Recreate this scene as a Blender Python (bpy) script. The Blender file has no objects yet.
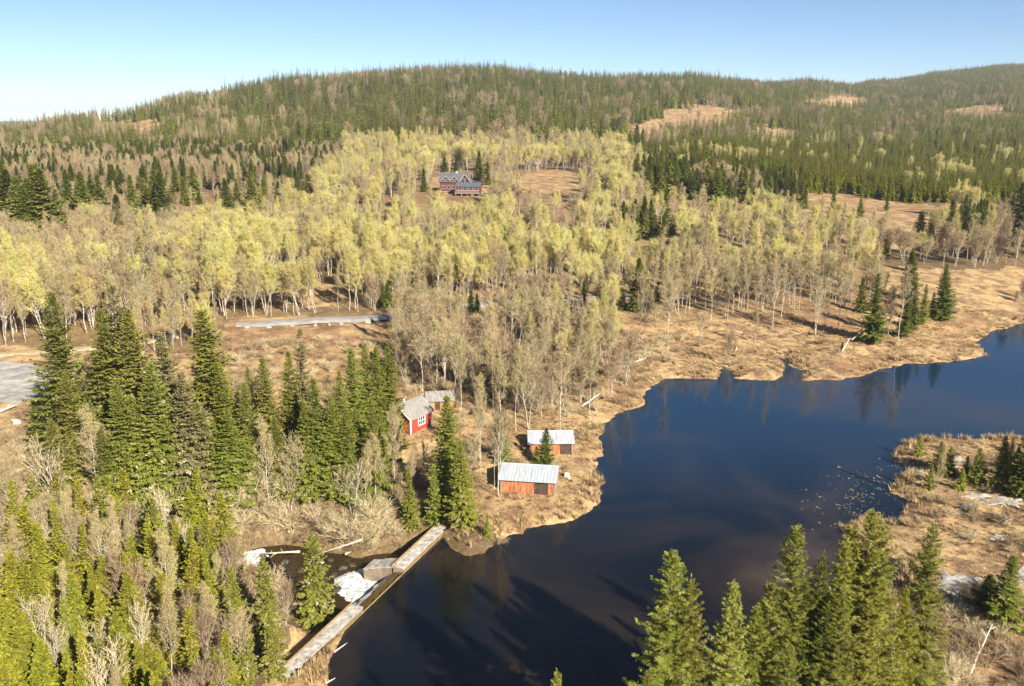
import bpy, math, random
import numpy as np
from mathutils import Vector, Matrix

# ------------------------------------------------------------------ camera, sky, sun, exposure
CAM_H, FOC, CX, CY = 52.0, 880.0, 512.0, 343.0
PITCH = math.radians(14.5)
SUN_EL = math.radians(30.0)
SUN_AZ = math.atan2(0.56, -0.83)          # measured from +Y towards +X
sc = bpy.context.scene
col = sc.collection
cam_d = bpy.data.cameras.new('camera')
cam_d.sensor_width = 36.0
cam_d.lens = FOC / 1024.0 * 36.0
cam_d.clip_start, cam_d.clip_end = 0.5, 30000.0
cam = bpy.data.objects.new('camera', cam_d)
col.objects.link(cam)
cam.location = (0, 0, CAM_H)
cam.rotation_euler = (math.pi / 2 - PITCH, 0, 0)
sc.camera = cam

world = bpy.data.worlds.new('World')
sc.world = world
world.use_nodes = True
wn = world.node_tree
wn.nodes.clear()
sky = wn.nodes.new('ShaderNodeTexSky')
sky.sky_type = 'NISHITA'
sky.sun_disc = False
sky.sun_elevation = SUN_EL
sky.sun_rotation = SUN_AZ
sky.altitude = 300.0
sky.air_density, sky.dust_density, sky.ozone_density = 0.65, 0.0, 3.5
bgn = wn.nodes.new('ShaderNodeBackground')
bgn.inputs['Strength'].default_value = 0.050
won = wn.nodes.new('ShaderNodeOutputWorld')
wn.links.new(sky.outputs[0], bgn.inputs[0])
wn.links.new(bgn.outputs[0], won.inputs[0])

sun_d = bpy.data.lights.new('sun', 'SUN')
sun_d.energy = 4.6
sun_d.angle = math.radians(0.55)
sun_d.color = (1.0, 0.935, 0.78)
sun = bpy.data.objects.new('sun', sun_d)
col.objects.link(sun)
SUN_TO = Vector((math.sin(SUN_AZ) * math.cos(SUN_EL), math.cos(SUN_AZ) * math.cos(SUN_EL), math.sin(SUN_EL)))
sun.rotation_euler = (-SUN_TO).to_track_quat('-Z', 'Y').to_euler()
sun.location = (60, -80, 120)
sc.view_settings.view_transform = 'Standard'
sc.view_settings.look = 'None'
sc.view_settings.gamma = 1.0
sc.view_settings.use_curve_mapping = False
sc.view_settings.exposure = 1.36
sc.cycles.max_bounces = 6
sc.cycles.diffuse_bounces = 3
sc.cycles.glossy_bounces = 3
sc.cycles.transmission_bounces = 3
sc.cycles.volume_bounces = 0
sc.cycles.transparent_max_bounces = 8
sc.cycles.caustics_reflective = False
sc.cycles.caustics_refractive = False

rng = np.random.default_rng(11)
random.seed(7)
CP, SP = math.cos(PITCH), math.sin(PITCH)

# ------------------------------------------------------------------ pixel <-> world
def ray(u, v):
    x = (np.asarray(u, float) - CX) / FOC
    y = -(np.asarray(v, float) - CY) / FOC
    return np.stack([x, CP + y * SP, -SP + y * CP], -1)

def project(P):
    P = np.asarray(P, float)
    q = P - np.array([0, 0, CAM_H])
    fwd = q[..., 1] * CP - q[..., 2] * SP
    up = q[..., 1] * SP + q[..., 2] * CP
    fwd = np.where(np.abs(fwd) < 1e-6, 1e-6, fwd)
    return CX + FOC * q[..., 0] / fwd, CY - FOC * up / fwd, fwd

def at_z(u, v, z=0.0):
    d = ray(u, v)
    t = (z - CAM_H) / d[..., 2]
    return np.array([0, 0, CAM_H]) + d * np.asarray(t)[..., None]

# ------------------------------------------------------------------ noise
def _hash(ix, iy, seed):
    h = (ix.astype(np.int64) * 374761393 + iy.astype(np.int64) * 668265263 + seed * 1442695041) & 0xffffffff
    h = ((h ^ (h >> 13)) * 1274126177) & 0xffffffff
    h = h ^ (h >> 16)
    return (h & 0xffffff) / float(0xffffff)

def vnoise(x, y, seed=0):
    x = np.asarray(x, float); y = np.asarray(y, float)
    ix, iy = np.floor(x), np.floor(y)
    fx, fy = x - ix, y - iy
    fx = fx * fx * (3 - 2 * fx); fy = fy * fy * (3 - 2 * fy)
    a = _hash(ix, iy, seed); b = _hash(ix + 1, iy, seed)
    c = _hash(ix, iy + 1, seed); d = _hash(ix + 1, iy + 1, seed)
    return (a * (1 - fx) + b * fx) * (1 - fy) + (c * (1 - fx) + d * fx) * fy

def fbm(x, y, seed=0, oct=4):
    s, a, t = 0.0, 1.0, 0.0
    for i in range(oct):
        s = s + a * (vnoise(x * 2 ** i, y * 2 ** i, seed + i * 17) - 0.5)
        t += a; a *= 0.5
    return s / t * 2

def sstep(x, a, b):
    t = np.clip((x - a) / (b - a), 0, 1)
    return t * t * (3 - 2 * t)

# ------------------------------------------------------------------ lake outline
SHORE_PX = [(443, 536), (452, 549), (466, 556), (487, 553), (497, 541), (530, 529), (570, 521), (598, 511), (606, 496), (598, 472),
            (601, 455), (596, 436), (609, 416), (640, 405), (650, 386), (668, 378), (716, 379), (721, 370), (712, 360), (719, 359), (731, 370), (735, 380), (778, 381), (783, 369), (779, 356), (786, 355), (792, 366), (806, 371), (800, 380), (845, 380), (872, 372),
            (906, 363), (960, 361), (984, 355), (974, 341), (1000, 329), (1030, 321), (1110, 300), (1260, 292), (1380, 310), (1330, 360),
            (1150, 424), (1030, 437), (962, 438), (926, 437), (896, 447), (890, 459), (908, 472), (884, 487), (906, 500), (912, 512),
            (898, 522), (866, 516), (838, 524), (858, 548), (905, 560), (890, 590), (850, 650), (800, 740), (730, 800), (600, 850),
            (420, 880), (330, 800), (326, 720), (328, 662), (345, 630)]
SHORE = at_z(*np.array(SHORE_PX, float).T)[:, :2]

def seg_dist(px, py, A, B):
    ax, ay = A; bx, by = B
    dx, dy = bx - ax, by - ay
    t = np.clip(((px - ax) * dx + (py - ay) * dy) / (dx * dx + dy * dy + 1e-9), 0, 1)
    return np.hypot(px - ax - t * dx, py - ay - t * dy)

def poly_sdf(px, py, poly):
    px = np.asarray(px, float); py = np.asarray(py, float)
    d = np.full(px.shape, 1e9); ins = np.zeros(px.shape, bool)
    n = len(poly)
    for i in range(n):
        A, B = poly[i], poly[(i + 1) % n]
        d = np.minimum(d, seg_dist(px, py, A, B))
        c = ((A[1] > py) != (B[1] > py))
        with np.errstate(divide='ignore', invalid='ignore'):
            xi = (B[0] - A[0]) * (py - A[1]) / (B[1] - A[1] + 1e-12) + A[0]
        ins ^= c & (px < xi)
    return np.where(ins, -d, d)

def in_poly(u, v, poly):
    u = np.asarray(u, float); v = np.asarray(v, float)
    ins = np.zeros(u.shape, bool); n = len(poly)
    for i in range(n):
        A, B = poly[i], poly[(i + 1) % n]
        c = ((A[1] > v) != (B[1] > v))
        xi = (B[0] - A[0]) * (v - A[1]) / (B[1] - A[1] + 1e-12) + A[0]
        ins ^= c & (u < xi)
    return ins

def line_dist(px, py, pts):
    d = np.full(np.shape(px), 1e9)
    for A, B in zip(pts[:-1], pts[1:]):
        d = np.minimum(d, seg_dist(px, py, A[:2], B[:2]))
    return d

# dam line: lake-side edge runs straight from DAM0 to DAM1
DAM0 = at_z(296, 676, 0.0)[:2]; DAM1 = at_z(443, 534, 0.0)[:2]
DDIR = (DAM1 - DAM0) / np.linalg.norm(DAM1 - DAM0)
DNOR = np.array([-DDIR[1], DDIR[0]])           # towards the stream
if np.dot(DNOR, at_z(280, 570, 0)[:2] - DAM0) < 0: DNOR = -DNOR
DLEN = np.linalg.norm(DAM1 - DAM0)
STREAM_Z = -2.3
STREAM = np.array([at_z(u, v, STREAM_Z)[:2] for u, v in [(392, 578), (362, 578), (330, 572), (300, 566), (270, 562), (248, 564), (222, 566), (185, 568), (140, 572), (80, 578), (0, 586), (-120, 598)]])

POOL = np.array([at_z(u, v, STREAM_Z)[:2] for u, v in [(384, 577), (366, 592), (348, 602)]])
# ------------------------------------------------------------------ terrain height
_TU = np.array([-900, -150, 0, 100, 200, 300, 400, 470, 600, 700, 800, 872, 935, 1000, 1100, 1900], float)
_TA = np.arctan((_TU - 512) / 909.0)
_RIDGE_R = np.array([1000, 1000, 1000, 1050, 1150, 1250, 1350, 1400, 1450, 1500, 1800, 2200, 2400, 2500, 2500, 2500], float)
_RIDGE_Z = np.array([34, 36, 36, 46, 68, 89, 104, 111, 99, 102, 110, 120, 147, 163, 146, 136], float)
_NR = np.array([0, 80, 150, 200, 290, 360, 450, 650], float)
_NZ = np.array([[4, 4, 6, 8, 16, 20, 22, 22], [4, 4, 6, 8, 16, 20, 22, 23], [4, 4, 6, 8, 17, 20, 22, 25], [4, 4, 6, 7.5, 16, 19.5, 23, 27],
                [4, 4, 5.8, 7, 14, 19, 24, 31], [4, 4, 5.2, 6.8, 12.5, 19, 24, 33], [3.5, 3.5, 4.6, 6, 12.5, 19.5, 24, 34],
                [3, 3, 4.2, 5.5, 12.5, 19.5, 24, 34], [2.6, 2.6, 3.4, 5, 11, 18, 22, 32], [2.2, 2.2, 2.6, 4.2, 9, 15, 20, 29],
                [2, 2, 2.5, 3.8, 7.5, 12, 17, 24], [2, 2, 2.2, 3, 7, 12, 15, 20], [2, 2, 2, 3, 7, 11, 14, 18], [2, 2, 2, 3, 7, 11, 14, 18],
                [2, 2, 2, 3, 7, 11, 14, 18], [2, 2, 2, 3, 7, 11, 14, 18]], float)
_MID = np.array([0, 0, 0, 0, 0, 0, 0, 0, 0, 0, -3, -6, -8, -8, -8, -8], float)

def base_height(x, y):
    r = np.hypot(x, y)
    a = np.arctan2(x, np.maximum(y, 1e-3))
    a = np.where(y < 0, np.sign(x + 1e-9) * 1.35, a)
    a = np.clip(a, _TA[0], _TA[-1])
    i = np.clip(np.searchsorted(_TA, a) - 1, 0, len(_TA) - 2)
    t = (a - _TA[i]) / (_TA[i + 1] - _TA[i]); t = np.clip(t, 0, 1); t = t * t * (3 - 2 * t)
    def prof(k):
        z = np.zeros_like(r)
        j = np.clip(np.searchsorted(_NR, r) - 1, 0, len(_NR) - 2)
        s = np.clip((r - _NR[j]) / (_NR[j + 1] - _NR[j]), 0, 1)
        z = _NZ[k, j] * (1 - s) + _NZ[k, j + 1] * s
        rr, rz = _RIDGE_R[k], _RIDGE_Z[k]
        q = np.clip((r - 650) / (rr - 650), 0, 1)
        z = np.where(r > 650, _NZ[k, -1] + (rz - _NZ[k, -1]) * q + _MID[k] * np.sin(q * math.pi) * 1.5 + 5 * np.sin(q * math.pi) * (q > .5), z)
        q2 = np.clip((r - rr) / 900, 0, 1)
        return np.where(r > rr, rz - (rz + 10) * (q2 * q2 * (3 - 2 * q2)), z)
    z = prof(i) * (1 - t) + prof(i + 1) * t
    amp = sstep(r, 260, 700) * 5.5 * (1 - 0.5 * sstep(r, 900, 1400))
    z = z + amp * fbm(x / 130, y / 130, 5, 3)
    z = z + 0.7 * sstep(r, 120, 260) * fbm(x / 28, y / 28, 9, 3)
    return z

HOLES = []
def height(x, y, shore_noise=True):
    x = np.asarray(x, float); y = np.asarray(y, float)
    shape = x.shape; x = x.ravel(); y = y.ravel()
    z = base_height(x, y)
    near = np.hypot(x, y) < 330
    if near.any():
        xn, yn = x[near], y[near]
        zn = z[near]
        d = poly_sdf(xn, yn, SHORE)
        # along / across the dam
        s = (xn - DAM0[0]) * DDIR[0] + (yn - DAM0[1]) * DDIR[1]
        w = (xn - DAM0[0]) * DNOR[0] + (yn - DAM0[1]) * DNOR[1]
        dam_near = sstep(np.maximum(np.abs(w) - 4, np.maximum(-s - 6, s - DLEN - 2)), 0, 6)
        jag = (1.3 * fbm(xn / 6, yn / 6, 21, 3) + 1.1 * fbm(xn / 1.9, yn / 1.9, 23, 3)) * dam_near
        d2 = d + jag
        hum = (0.22 * fbm(xn / 2.6, yn / 2.6, 31, 3) + 0.35 * fbm(xn / 9, yn / 9, 33, 2)) * sstep(d2, 0.5, 5)
        pu, pv, _ = project(np.stack([xn, yn, np.zeros_like(xn)], -1))
        marsh = sstep(pu, 800, 900) * sstep(pv, 400, 440)
        full = zn * (1 - 0.55 * marsh)
        land = np.minimum(0.35 * np.clip(d2, 0, 2) + 0.10 * np.clip(d2 - 2, 0, None), full) * 0.75 + 0.25 * full * sstep(d2, 0, 30)
        land = land + hum + 0.05
        land = np.where(d2 < 0, np.maximum(d2 * 0.35, -3.0), land)
        ds = np.minimum(np.minimum(line_dist(xn, yn, STREAM[:6]), line_dist(xn, yn, STREAM[5:]) + 2.4), line_dist(xn, yn, POOL) - 1.5)
        st = 1 - sstep(ds + 1.2 * fbm(xn / 4, yn / 4, 41, 2), 3.2, 10.0)
        st = st * (w > 0.4)
        behind = (w > 0.4) & (w < 60) & (s > -40) & (s < DLEN + 6)
        land = np.where(behind & (d2 < 6) , np.where(st > 0.02, land, np.maximum(land, 0.3)), land)
        land = land * (1 - st) + (STREAM_Z - 0.55) * st
        # dam body: ground stays low just on the stream side of the deck
        low = (w > 0.2) & (w < 5.0) & (s > -1) & (s < DLEN - 9)
        land = np.where(low, np.minimum(land, -1.2), land)
        z[near] = land
    return z.reshape(shape)

def H1(x, y): return float(height(np.array([x]), np.array([y]))[0])

_TS = np.concatenate([np.arange(30, 320, 0.5), np.geomspace(320, 3500, 900)])
def ground(u, v):
    """where the ray of a photo pixel first meets the ground"""
    d = ray(u, v); h = np.hypot(d[0], d[1])
    x, y = d[0] / h * _TS, d[1] / h * _TS
    zr = CAM_H + d[2] / h * _TS
    zt = np.maximum(height(x, y), -0.0 if False else -9)
    k = np.argmax(zr <= zt)
    return np.array([x[k], y[k], zt[k]])

def by_top(u, v, hgt, dmin=30):
    """base of a thing of known height whose top is seen at this pixel"""
    d = ray(u, v); h = np.hypot(d[0], d[1])
    x, y = d[0] / h * _TS, d[1] / h * _TS
    zr = CAM_H + d[2] / h * _TS
    zt = height(x, y) + hgt
    ok = (zr <= zt) & (_TS > dmin)
    k = np.argmax(ok)
    return np.array([x[k], y[k], zt[k] - hgt])

# ------------------------------------------------------------------ mesh helpers
class Geo:
    def __init__(s):
        s.v, s.q, s.t, s.qa, s.ta, s.qm, s.tm, s.n = [], [], [], [], [], [], [], 0
    def quads(s, P, val=None, mat=0):
        """P: (n,4,3) separate quads"""
        P = np.asarray(P, float); n = len(P)
        if n == 0: return
        s.v.append(P.reshape(-1, 3)); s.q.append(np.arange(4 * n).reshape(-1, 4) + s.n); s.n += 4 * n
        s.qa.append(np.full(n, 0.5) if val is None else np.broadcast_to(val, n)); s.qm.append(np.full(n, mat))
    def tris(s, P, val=None, mat=0):
        P = np.asarray(P, float); n = len(P)
        if n == 0: return
        s.v.append(P.reshape(-1, 3)); s.t.append(np.arange(3 * n).reshape(-1, 3) + s.n); s.n += 3 * n
        s.ta.append(np.full(n, 0.5) if val is None else np.broadcast_to(val, n)); s.tm.append(np.full(n, mat))
    def mesh(s, V, Q=None, T=None, val=0.5, mat=0):
        V = np.asarray(V, float).reshape(-1, 3)
        s.v.append(V)
        if Q is not None and len(Q):
            Q = np.asarray(Q).reshape(-1, 4); s.q.append(Q + s.n); s.qa.append(np.broadcast_to(val, len(Q))); s.qm.append(np.full(len(Q), mat))
        if T is not None and len(T):
            T = np.asarray(T).reshape(-1, 3); s.t.append(T + s.n); s.ta.append(np.broadcast_to(val, len(T))); s.tm.append(np.full(len(T), mat))
        s.n += len(V)
    def box(s, x0, x1, y0, y1, z0, z1, mat=0, val=0.5):
        V = [(x, y, z) for z in (z0, z1) for y in (y0, y1) for x in (x0, x1)]
        s.mesh(V, [(0, 2, 3, 1), (4, 5, 7, 6), (0, 1, 5, 4), (2, 6, 7, 3), (0, 4, 6, 2), (1, 3, 7, 5)], val=val, mat=mat)
    def prism(s, pts, off, mat=0, val=0.5):
        """polygon pts (n,3) extruded by off"""
        pts = np.asarray(pts, float); n = len(pts); o = np.asarray(off, float)
        V = np.concatenate([pts, pts + o])
        Q = [(i, (i + 1) % n, (i + 1) % n + n, i + n) for i in range(n)]
        T = [(0, i + 1, i) for i in range(1, n - 1)] + [(n, n + i, n + i + 1) for i in range(1, n - 1)]
        s.mesh(V, Q, T, val=val, mat=mat)
    def tube(s, pts, rad, sides=6, mat=0, val=0.5, cap=True):
        pts = np.asarray(pts, float); n = len(pts)
        rad = np.broadcast_to(np.asarray(rad, float), n)
        tan = np.gradient(pts, axis=0); tan /= np.linalg.norm(tan, axis=1)[:, None] + 1e-9
        ref = np.array([0, 0, 1.0]) if abs(tan[0, 2]) < 0.8 else np.array([1.0, 0, 0])
        b1 = np.cross(tan, ref); b1 /= np.linalg.norm(b1, axis=1)[:, None] + 1e-9
        b2 = np.cross(tan, b1)
        a = np.arange(sides) / sides * 2 * math.pi
        V = pts[:, None] + (np.cos(a)[None, :, None] * b1[:, None] + np.sin(a)[None, :, None] * b2[:, None]) * rad[:, None, None]
        i = np.arange(n - 1)[:, None] * sides; j = np.arange(sides)[None]; k = (np.arange(sides) + 1)[None] % sides
        Q = np.stack([i + j, i + k, i + k + sides, i + j + sides], -1).reshape(-1, 4)
        T = []
        if cap: T = [(0, q + 1, q) for q in range(1, sides - 1)] + [((n - 1) * sides, (n - 1) * sides + q, (n - 1) * sides + q + 1) for q in range(1, sides - 1)]
        s.mesh(V.reshape(-1, 3), Q, T, val=val, mat=mat)
    def build(s, name, mats, smooth=False):
        me = bpy.data.meshes.new(name)
        V = np.concatenate(s.v) if s.v else np.zeros((0, 3))
        Q = np.concatenate(s.q) if s.q else np.zeros((0, 4), int)
        T = np.concatenate(s.t) if s.t else np.zeros((0, 3), int)
        me.vertices.add(len(V)); me.vertices.foreach_set('co', V.astype(np.float32).ravel())
        nl = Q.size + T.size
        me.loops.add(nl); me.loops.foreach_set('vertex_index', np.concatenate([Q.ravel(), T.ravel()]).astype(np.int32))
        np_ = len(Q) + len(T)
        me.polygons.add(np_)
        ls = np.concatenate([np.arange(len(Q)) * 4, Q.size + np.arange(len(T)) * 3]).astype(np.int32)
        me.polygons.foreach_set('loop_start', ls)
        mi = np.concatenate(s.qm + s.tm).astype(np.int32) if (s.qm or s.tm) else np.zeros(np_, np.int32)
        me.polygons.foreach_set('material_index', mi)
        me.polygons.foreach_set('use_smooth', np.full(np_, bool(smooth)))
        me.update(calc_edges=True)
        va = np.concatenate(s.qa + s.ta).astype(np.float32) if (s.qa or s.ta) else np.zeros(np_, np.float32)
        at = me.attributes.new('tone', 'FLOAT', 'FACE'); at.data.foreach_set('value', va)
        for m in (mats if isinstance(mats, (list, tuple)) else [mats]): me.materials.append(m)
        return me

def link(name, me, parent=None, loc=None, rotz=0.0):
    o = bpy.data.objects.new(name, me); col.objects.link(o)
    if parent is not None: o.parent = parent
    if loc is not None: o.location = loc
    if rotz: o.rotation_euler = (0, 0, rotz)
    return o

def empty(name, loc, rotz=0.0):
    o = bpy.data.objects.new(name, None); col.objects.link(o)
    o.location = loc; o.rotation_euler = (0, 0, rotz); o.empty_display_size = 0.5
    return o

def tag(o, label=None, cat=None, group=None, kind=None):
    if label: o['label'] = label
    if cat: o['category'] = cat
    if group: o['group'] = group
    if kind: o['kind'] = kind
    return o

# ------------------------------------------------------------------ materials
def new_mat(name):
    m = bpy.data.materials.new(name); m.use_nodes = True
    nt = m.node_tree; nt.nodes.clear()
    out = nt.nodes.new('ShaderNodeOutputMaterial')
    return m, nt, out

def N(nt, t, **kw):
    n = nt.nodes.new(t)
    for k, v in kw.items():
        if k.startswith('i_'):
            n.inputs[k[2:].replace('_', ' ')].default_value = v
        else: setattr(n, k, v)
    return n

def ramp(nt, fac, stops, interp='LINEAR'):
    r = nt.nodes.new('ShaderNodeValToRGB'); r.color_ramp.interpolation = interp
    els = r.color_ramp.elements
    while len(els) < len(stops): els.new(0.5)
    for e, (p, c) in zip(els, stops):
        e.position = p; e.color = (c[0], c[1], c[2], 1) if not np.isscalar(c) else (c, c, c, 1)
    nt.links.new(fac, r.inputs[0])
    return r.outputs[0]

def mixc(nt, fac, a, b, mode='MIX'):
    m = nt.nodes.new('ShaderNodeMix'); m.data_type = 'RGBA'; m.blend_type = mode; m.clamp_factor = True
    for sock, v in ((0, fac), (6, a), (7, b)):
        if hasattr(v, 'is_output'): nt.links.new(v, m.inputs[sock])
        elif np.isscalar(v): m.inputs[sock].default_value = v
        else: m.inputs[sock].default_value = (v[0], v[1], v[2], 1)
    return m.outputs[2]

def noise(nt, scale, detail=4, rough=0.55, vec=None, dist=0.0):
    n = N(nt, 'ShaderNodeTexNoise'); n.inputs['Scale'].default_value = scale
    n.inputs['Detail'].default_value = detail; n.inputs['Roughness'].default_value = rough; n.inputs['Distortion'].default_value = dist
    if vec is not None: nt.links.new(vec, n.inputs['Vector'])
    return n.outputs['Fac']

def simple(name, color, rough=0.85, var=0.25, nscale=3.0, bump=0.15, spec=0.3, color2=None, bscale=None, stretch=None):
    m, nt, out = new_mat(name)
    p = N(nt, 'ShaderNodeBsdfPrincipled'); p.inputs['Roughness'].default_value = rough
    p.inputs['Specular IOR Level'].default_value = spec
    tc = N(nt, 'ShaderNodeTexCoord'); vec = tc.outputs['Object']
    if stretch:
        mp = N(nt, 'ShaderNodeMapping'); mp.inputs['Scale'].default_value = stretch
        nt.links.new(vec, mp.inputs[0]); vec = mp.outputs[0]
    f = noise(nt, nscale, 5, 0.6, vec)
    lo = tuple(c * (1 - var) for c in color); hi = tuple(min(1, c * (1 + var)) for c in (color2 or color))
    c = ramp(nt, f, [(0.3, lo), (0.7, hi)])
    nt.links.new(c, p.inputs['Base Color'])
    if bump:
        b = N(nt, 'ShaderNodeBump'); b.inputs['Strength'].default_value = bump; b.inputs['Distance'].default_value = 0.05
        nt.links.new(noise(nt, bscale or nscale * 4, 4, 0.6, vec), b.inputs['Height']); nt.links.new(b.outputs[0], p.inputs['Normal'])
    nt.links.new(p.outputs[0], out.inputs[0])
    return m

def foliage(name, dark, mid, light, transl=0.35, hue_var=0.06, val_var=0.35, lichen=None):
    """leaf or needle material: a tone for each leaf, a hue for each tree"""
    m, nt, out = new_mat(name)
    at = N(nt, 'ShaderNodeAttribute', attribute_name='tone')
    c = ramp(nt, at.outputs['Fac'], [(0.0, dark), (0.5, mid), (0.92, light), (0.97, lichen or light)])
    oi = N(nt, 'ShaderNodeObjectInfo')
    hs = N(nt, 'ShaderNodeHueSaturation')
    mr = N(nt, 'ShaderNodeMapRange'); mr.inputs['To Min'].default_value = 0.5 - hue_var / 2; mr.inputs['To Max'].default_value = 0.5 + hue_var / 2
    nt.links.new(oi.outputs['Random'], mr.inputs[0]); nt.links.new(mr.outputs[0], hs.inputs['Hue'])
    wn_ = N(nt, 'ShaderNodeTexWhiteNoise', noise_dimensions='1D'); nt.links.new(oi.outputs['Random'], wn_.inputs['W'])
    mv = N(nt, 'ShaderNodeMapRange'); mv.inputs['To Min'].default_value = 1 - val_var / 2; mv.inputs['To Max'].default_value = 1 + val_var / 2
    nt.links.new(wn_.outputs['Value'], mv.inputs[0]); nt.links.new(mv.outputs[0], hs.inputs['Value'])
    nt.links.new(c, hs.inputs['Color'])
    d = N(nt, 'ShaderNodeBsdfDiffuse'); t = N(nt, 'ShaderNodeBsdfTranslucent')
    nt.links.new(hs.outputs[0], d.inputs[0]); nt.links.new(hs.outputs[0], t.inputs[0])
    mx = N(nt, 'ShaderNodeMixShader'); mx.inputs[0].default_value = transl
    nt.links.new(d.outputs[0], mx.inputs[1]); nt.links.new(t.outputs[0], mx.inputs[2])
    nt.links.new(mx.outputs[0], out.inputs[0])
    return m

M = {}
M['spruce_olive'] = foliage('spruce_needles_olive', (0.165, 0.172, 0.030), (0.295, 0.30, 0.058), (0.43, 0.42, 0.11), 0.44, 0.03, lichen=(0.50, 0.45, 0.27))
M['spruce_green'] = foliage('spruce_needles_green', (0.14, 0.16, 0.024), (0.26, 0.275, 0.044), (0.38, 0.385, 0.082), 0.44, 0.03, lichen=(0.42, 0.39, 0.20))
M['spruce_dark'] = foliage('spruce_needles_dark', (0.075, 0.094, 0.018), (0.148, 0.17, 0.030), (0.24, 0.26, 0.05), 0.40, 0.03)
M['spruce_yellow'] = foliage('spruce_needles_yellow', (0.20, 0.20, 0.022), (0.33, 0.32, 0.036), (0.47, 0.44, 0.07), 0.42, 0.03)
M['spruce_grey'] = foliage('spruce_needles_grey', (0.16, 0.146, 0.058), (0.28, 0.25, 0.105), (0.42, 0.375, 0.175), 0.34, 0.02, lichen=(0.56, 0.50, 0.32))
M['spruce_far'] = foliage('spruce_needles_far', (0.115, 0.125, 0.020), (0.22, 0.228, 0.036), (0.32, 0.32, 0.06), 0.40, 0.035, 0.6)
M['plantation'] = foliage('plantation_needles', (0.11, 0.118, 0.010), (0.195, 0.195, 0.016), (0.29, 0.275, 0.03), 0.36, 0.025, 0.4)
M['leaf_spring'] = foliage('birch_spring_leaves', (0.54, 0.50, 0.15), (0.67, 0.615, 0.205), (0.77, 0.71, 0.29), 0.5, 0.03, 0.22)
M['leaf_pale'] = foliage('birch_bud_haze', (0.46, 0.38, 0.17), (0.60, 0.50, 0.25), (0.72, 0.61, 0.34), 0.45, 0.02, 0.2)
M['twig_grey'] = foliage('birch_twigs_grey', (0.20, 0.15, 0.085), (0.34, 0.265, 0.15), (0.50, 0.40, 0.24), 0.0, 0.02, 0.35)
M['twig_red'] = foliage('birch_twigs_reddish', (0.18, 0.12, 0.070), (0.30, 0.21, 0.125), (0.42, 0.31, 0.19), 0.0, 0.02, 0.35)
M['twig_pale'] = foliage('willow_twigs_pale', (0.30, 0.23, 0.13), (0.50, 0.40, 0.24), (0.66, 0.55, 0.36), 0.0, 0.02, 0.3)
M['grass_dry'] = foliage('dry_grass_blades', (0.28, 0.19, 0.09), (0.46, 0.33, 0.17), (0.62, 0.48, 0.28), 0.25, 0.04, 0.45)
M['heather'] = foliage('brown_heather', (0.07, 0.045, 0.025), (0.14, 0.085, 0.045), (0.22, 0.14, 0.07), 0.1, 0.04, 0.5)
M['bark_spruce'] = simple('spruce_bark', (0.13, 0.10, 0.075), 0.95, 0.35, 4, 0.3)

def birch_bark():
    m, nt, out = new_mat('birch_bark')
    p = N(nt, 'ShaderNodeBsdfPrincipled'); p.inputs['Roughness'].default_value = 0.8; p.inputs['Specular IOR Level'].default_value = 0.2
    tc = N(nt, 'ShaderNodeTexCoord')
    mp = N(nt, 'ShaderNodeMapping'); mp.inputs['Scale'].default_value = (2.2, 2.2, 1.2); nt.links.new(tc.outputs['Object'], mp.inputs[0])
    f = noise(nt, 1.6, 6, 0.65, mp.outputs[0])
    c = ramp(nt, f, [(0.38, (0.14, 0.11, 0.09)), (0.52, (0.46, 0.41, 0.34)), (0.78, (0.64, 0.59, 0.50))])
    nt.links.new(c, p.inputs['Base Color']); nt.links.new(p.outputs[0], out.inputs[0])
    return m
M['bark_birch'] = birch_bark()
M['bark_grey'] = simple('grey_bark', (0.36, 0.31, 0.24), 0.9, 0.4, 3, 0.2)
M['deadwood'] = simple('bleached_deadwood', (0.58, 0.50, 0.40), 0.85, 0.25, 3, 0.3, stretch=(1, 1, 6))
M['drift'] = simple('dark_driftwood', (0.20, 0.14, 0.09), 0.9, 0.35, 3, 0.3)
M['rock'] = simple('pale_rock', (0.55, 0.50, 0.44), 0.9, 0.25, 2, 0.4)
M['rock_tan'] = simple('tan_rock', (0.36, 0.29, 0.21), 0.9, 0.25, 2, 0.4)
M['rock_dark'] = simple('wet_stream_rock', (0.055, 0.042, 0.032), 0.5, 0.4, 2, 0.4)
def snow_mat():
    m, nt, out = new_mat('old_snow'); p = N(nt, 'ShaderNodeBsdfPrincipled'); p.inputs['Roughness'].default_value = .9; p.inputs['Specular IOR Level'].default_value = .1
    tc = N(nt, 'ShaderNodeTexCoord'); v = tc.outputs['Object']
    f = noise(nt, 1.1, 6, .7, v, .8); g = noise(nt, 4.0, 4, .6, v)
    c = mixc(nt, ramp(nt, f, [(.40, 0.0), (.60, 1.0)]), ramp(nt, g, [(.3, (.24, .17, .10)), (.7, (.40, .31, .21))]), ramp(nt, g, [(.3, (.36, .35, .37)), (.7, (.55, .54, .56))]))
    nt.links.new(c, p.inputs['Base Color']); nt.links.new(p.outputs[0], out.inputs[0]); return m
M['snow'] = snow_mat()
M['gravel'] = simple('grey_gravel', (0.28, 0.265, 0.25), 0.95, 0.3, 0.45, 0.5, color2=(0.36, 0.33, 0.30), bscale=12)
M['asphalt'] = simple('worn_road_surface', (0.30, 0.28, 0.27), 0.9, 0.22, 0.5, 0.2, bscale=14)
M['dirt'] = simple('dirt_track', (0.40, 0.29, 0.18), 0.95, 0.25, 0.6, 0.3)

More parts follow.
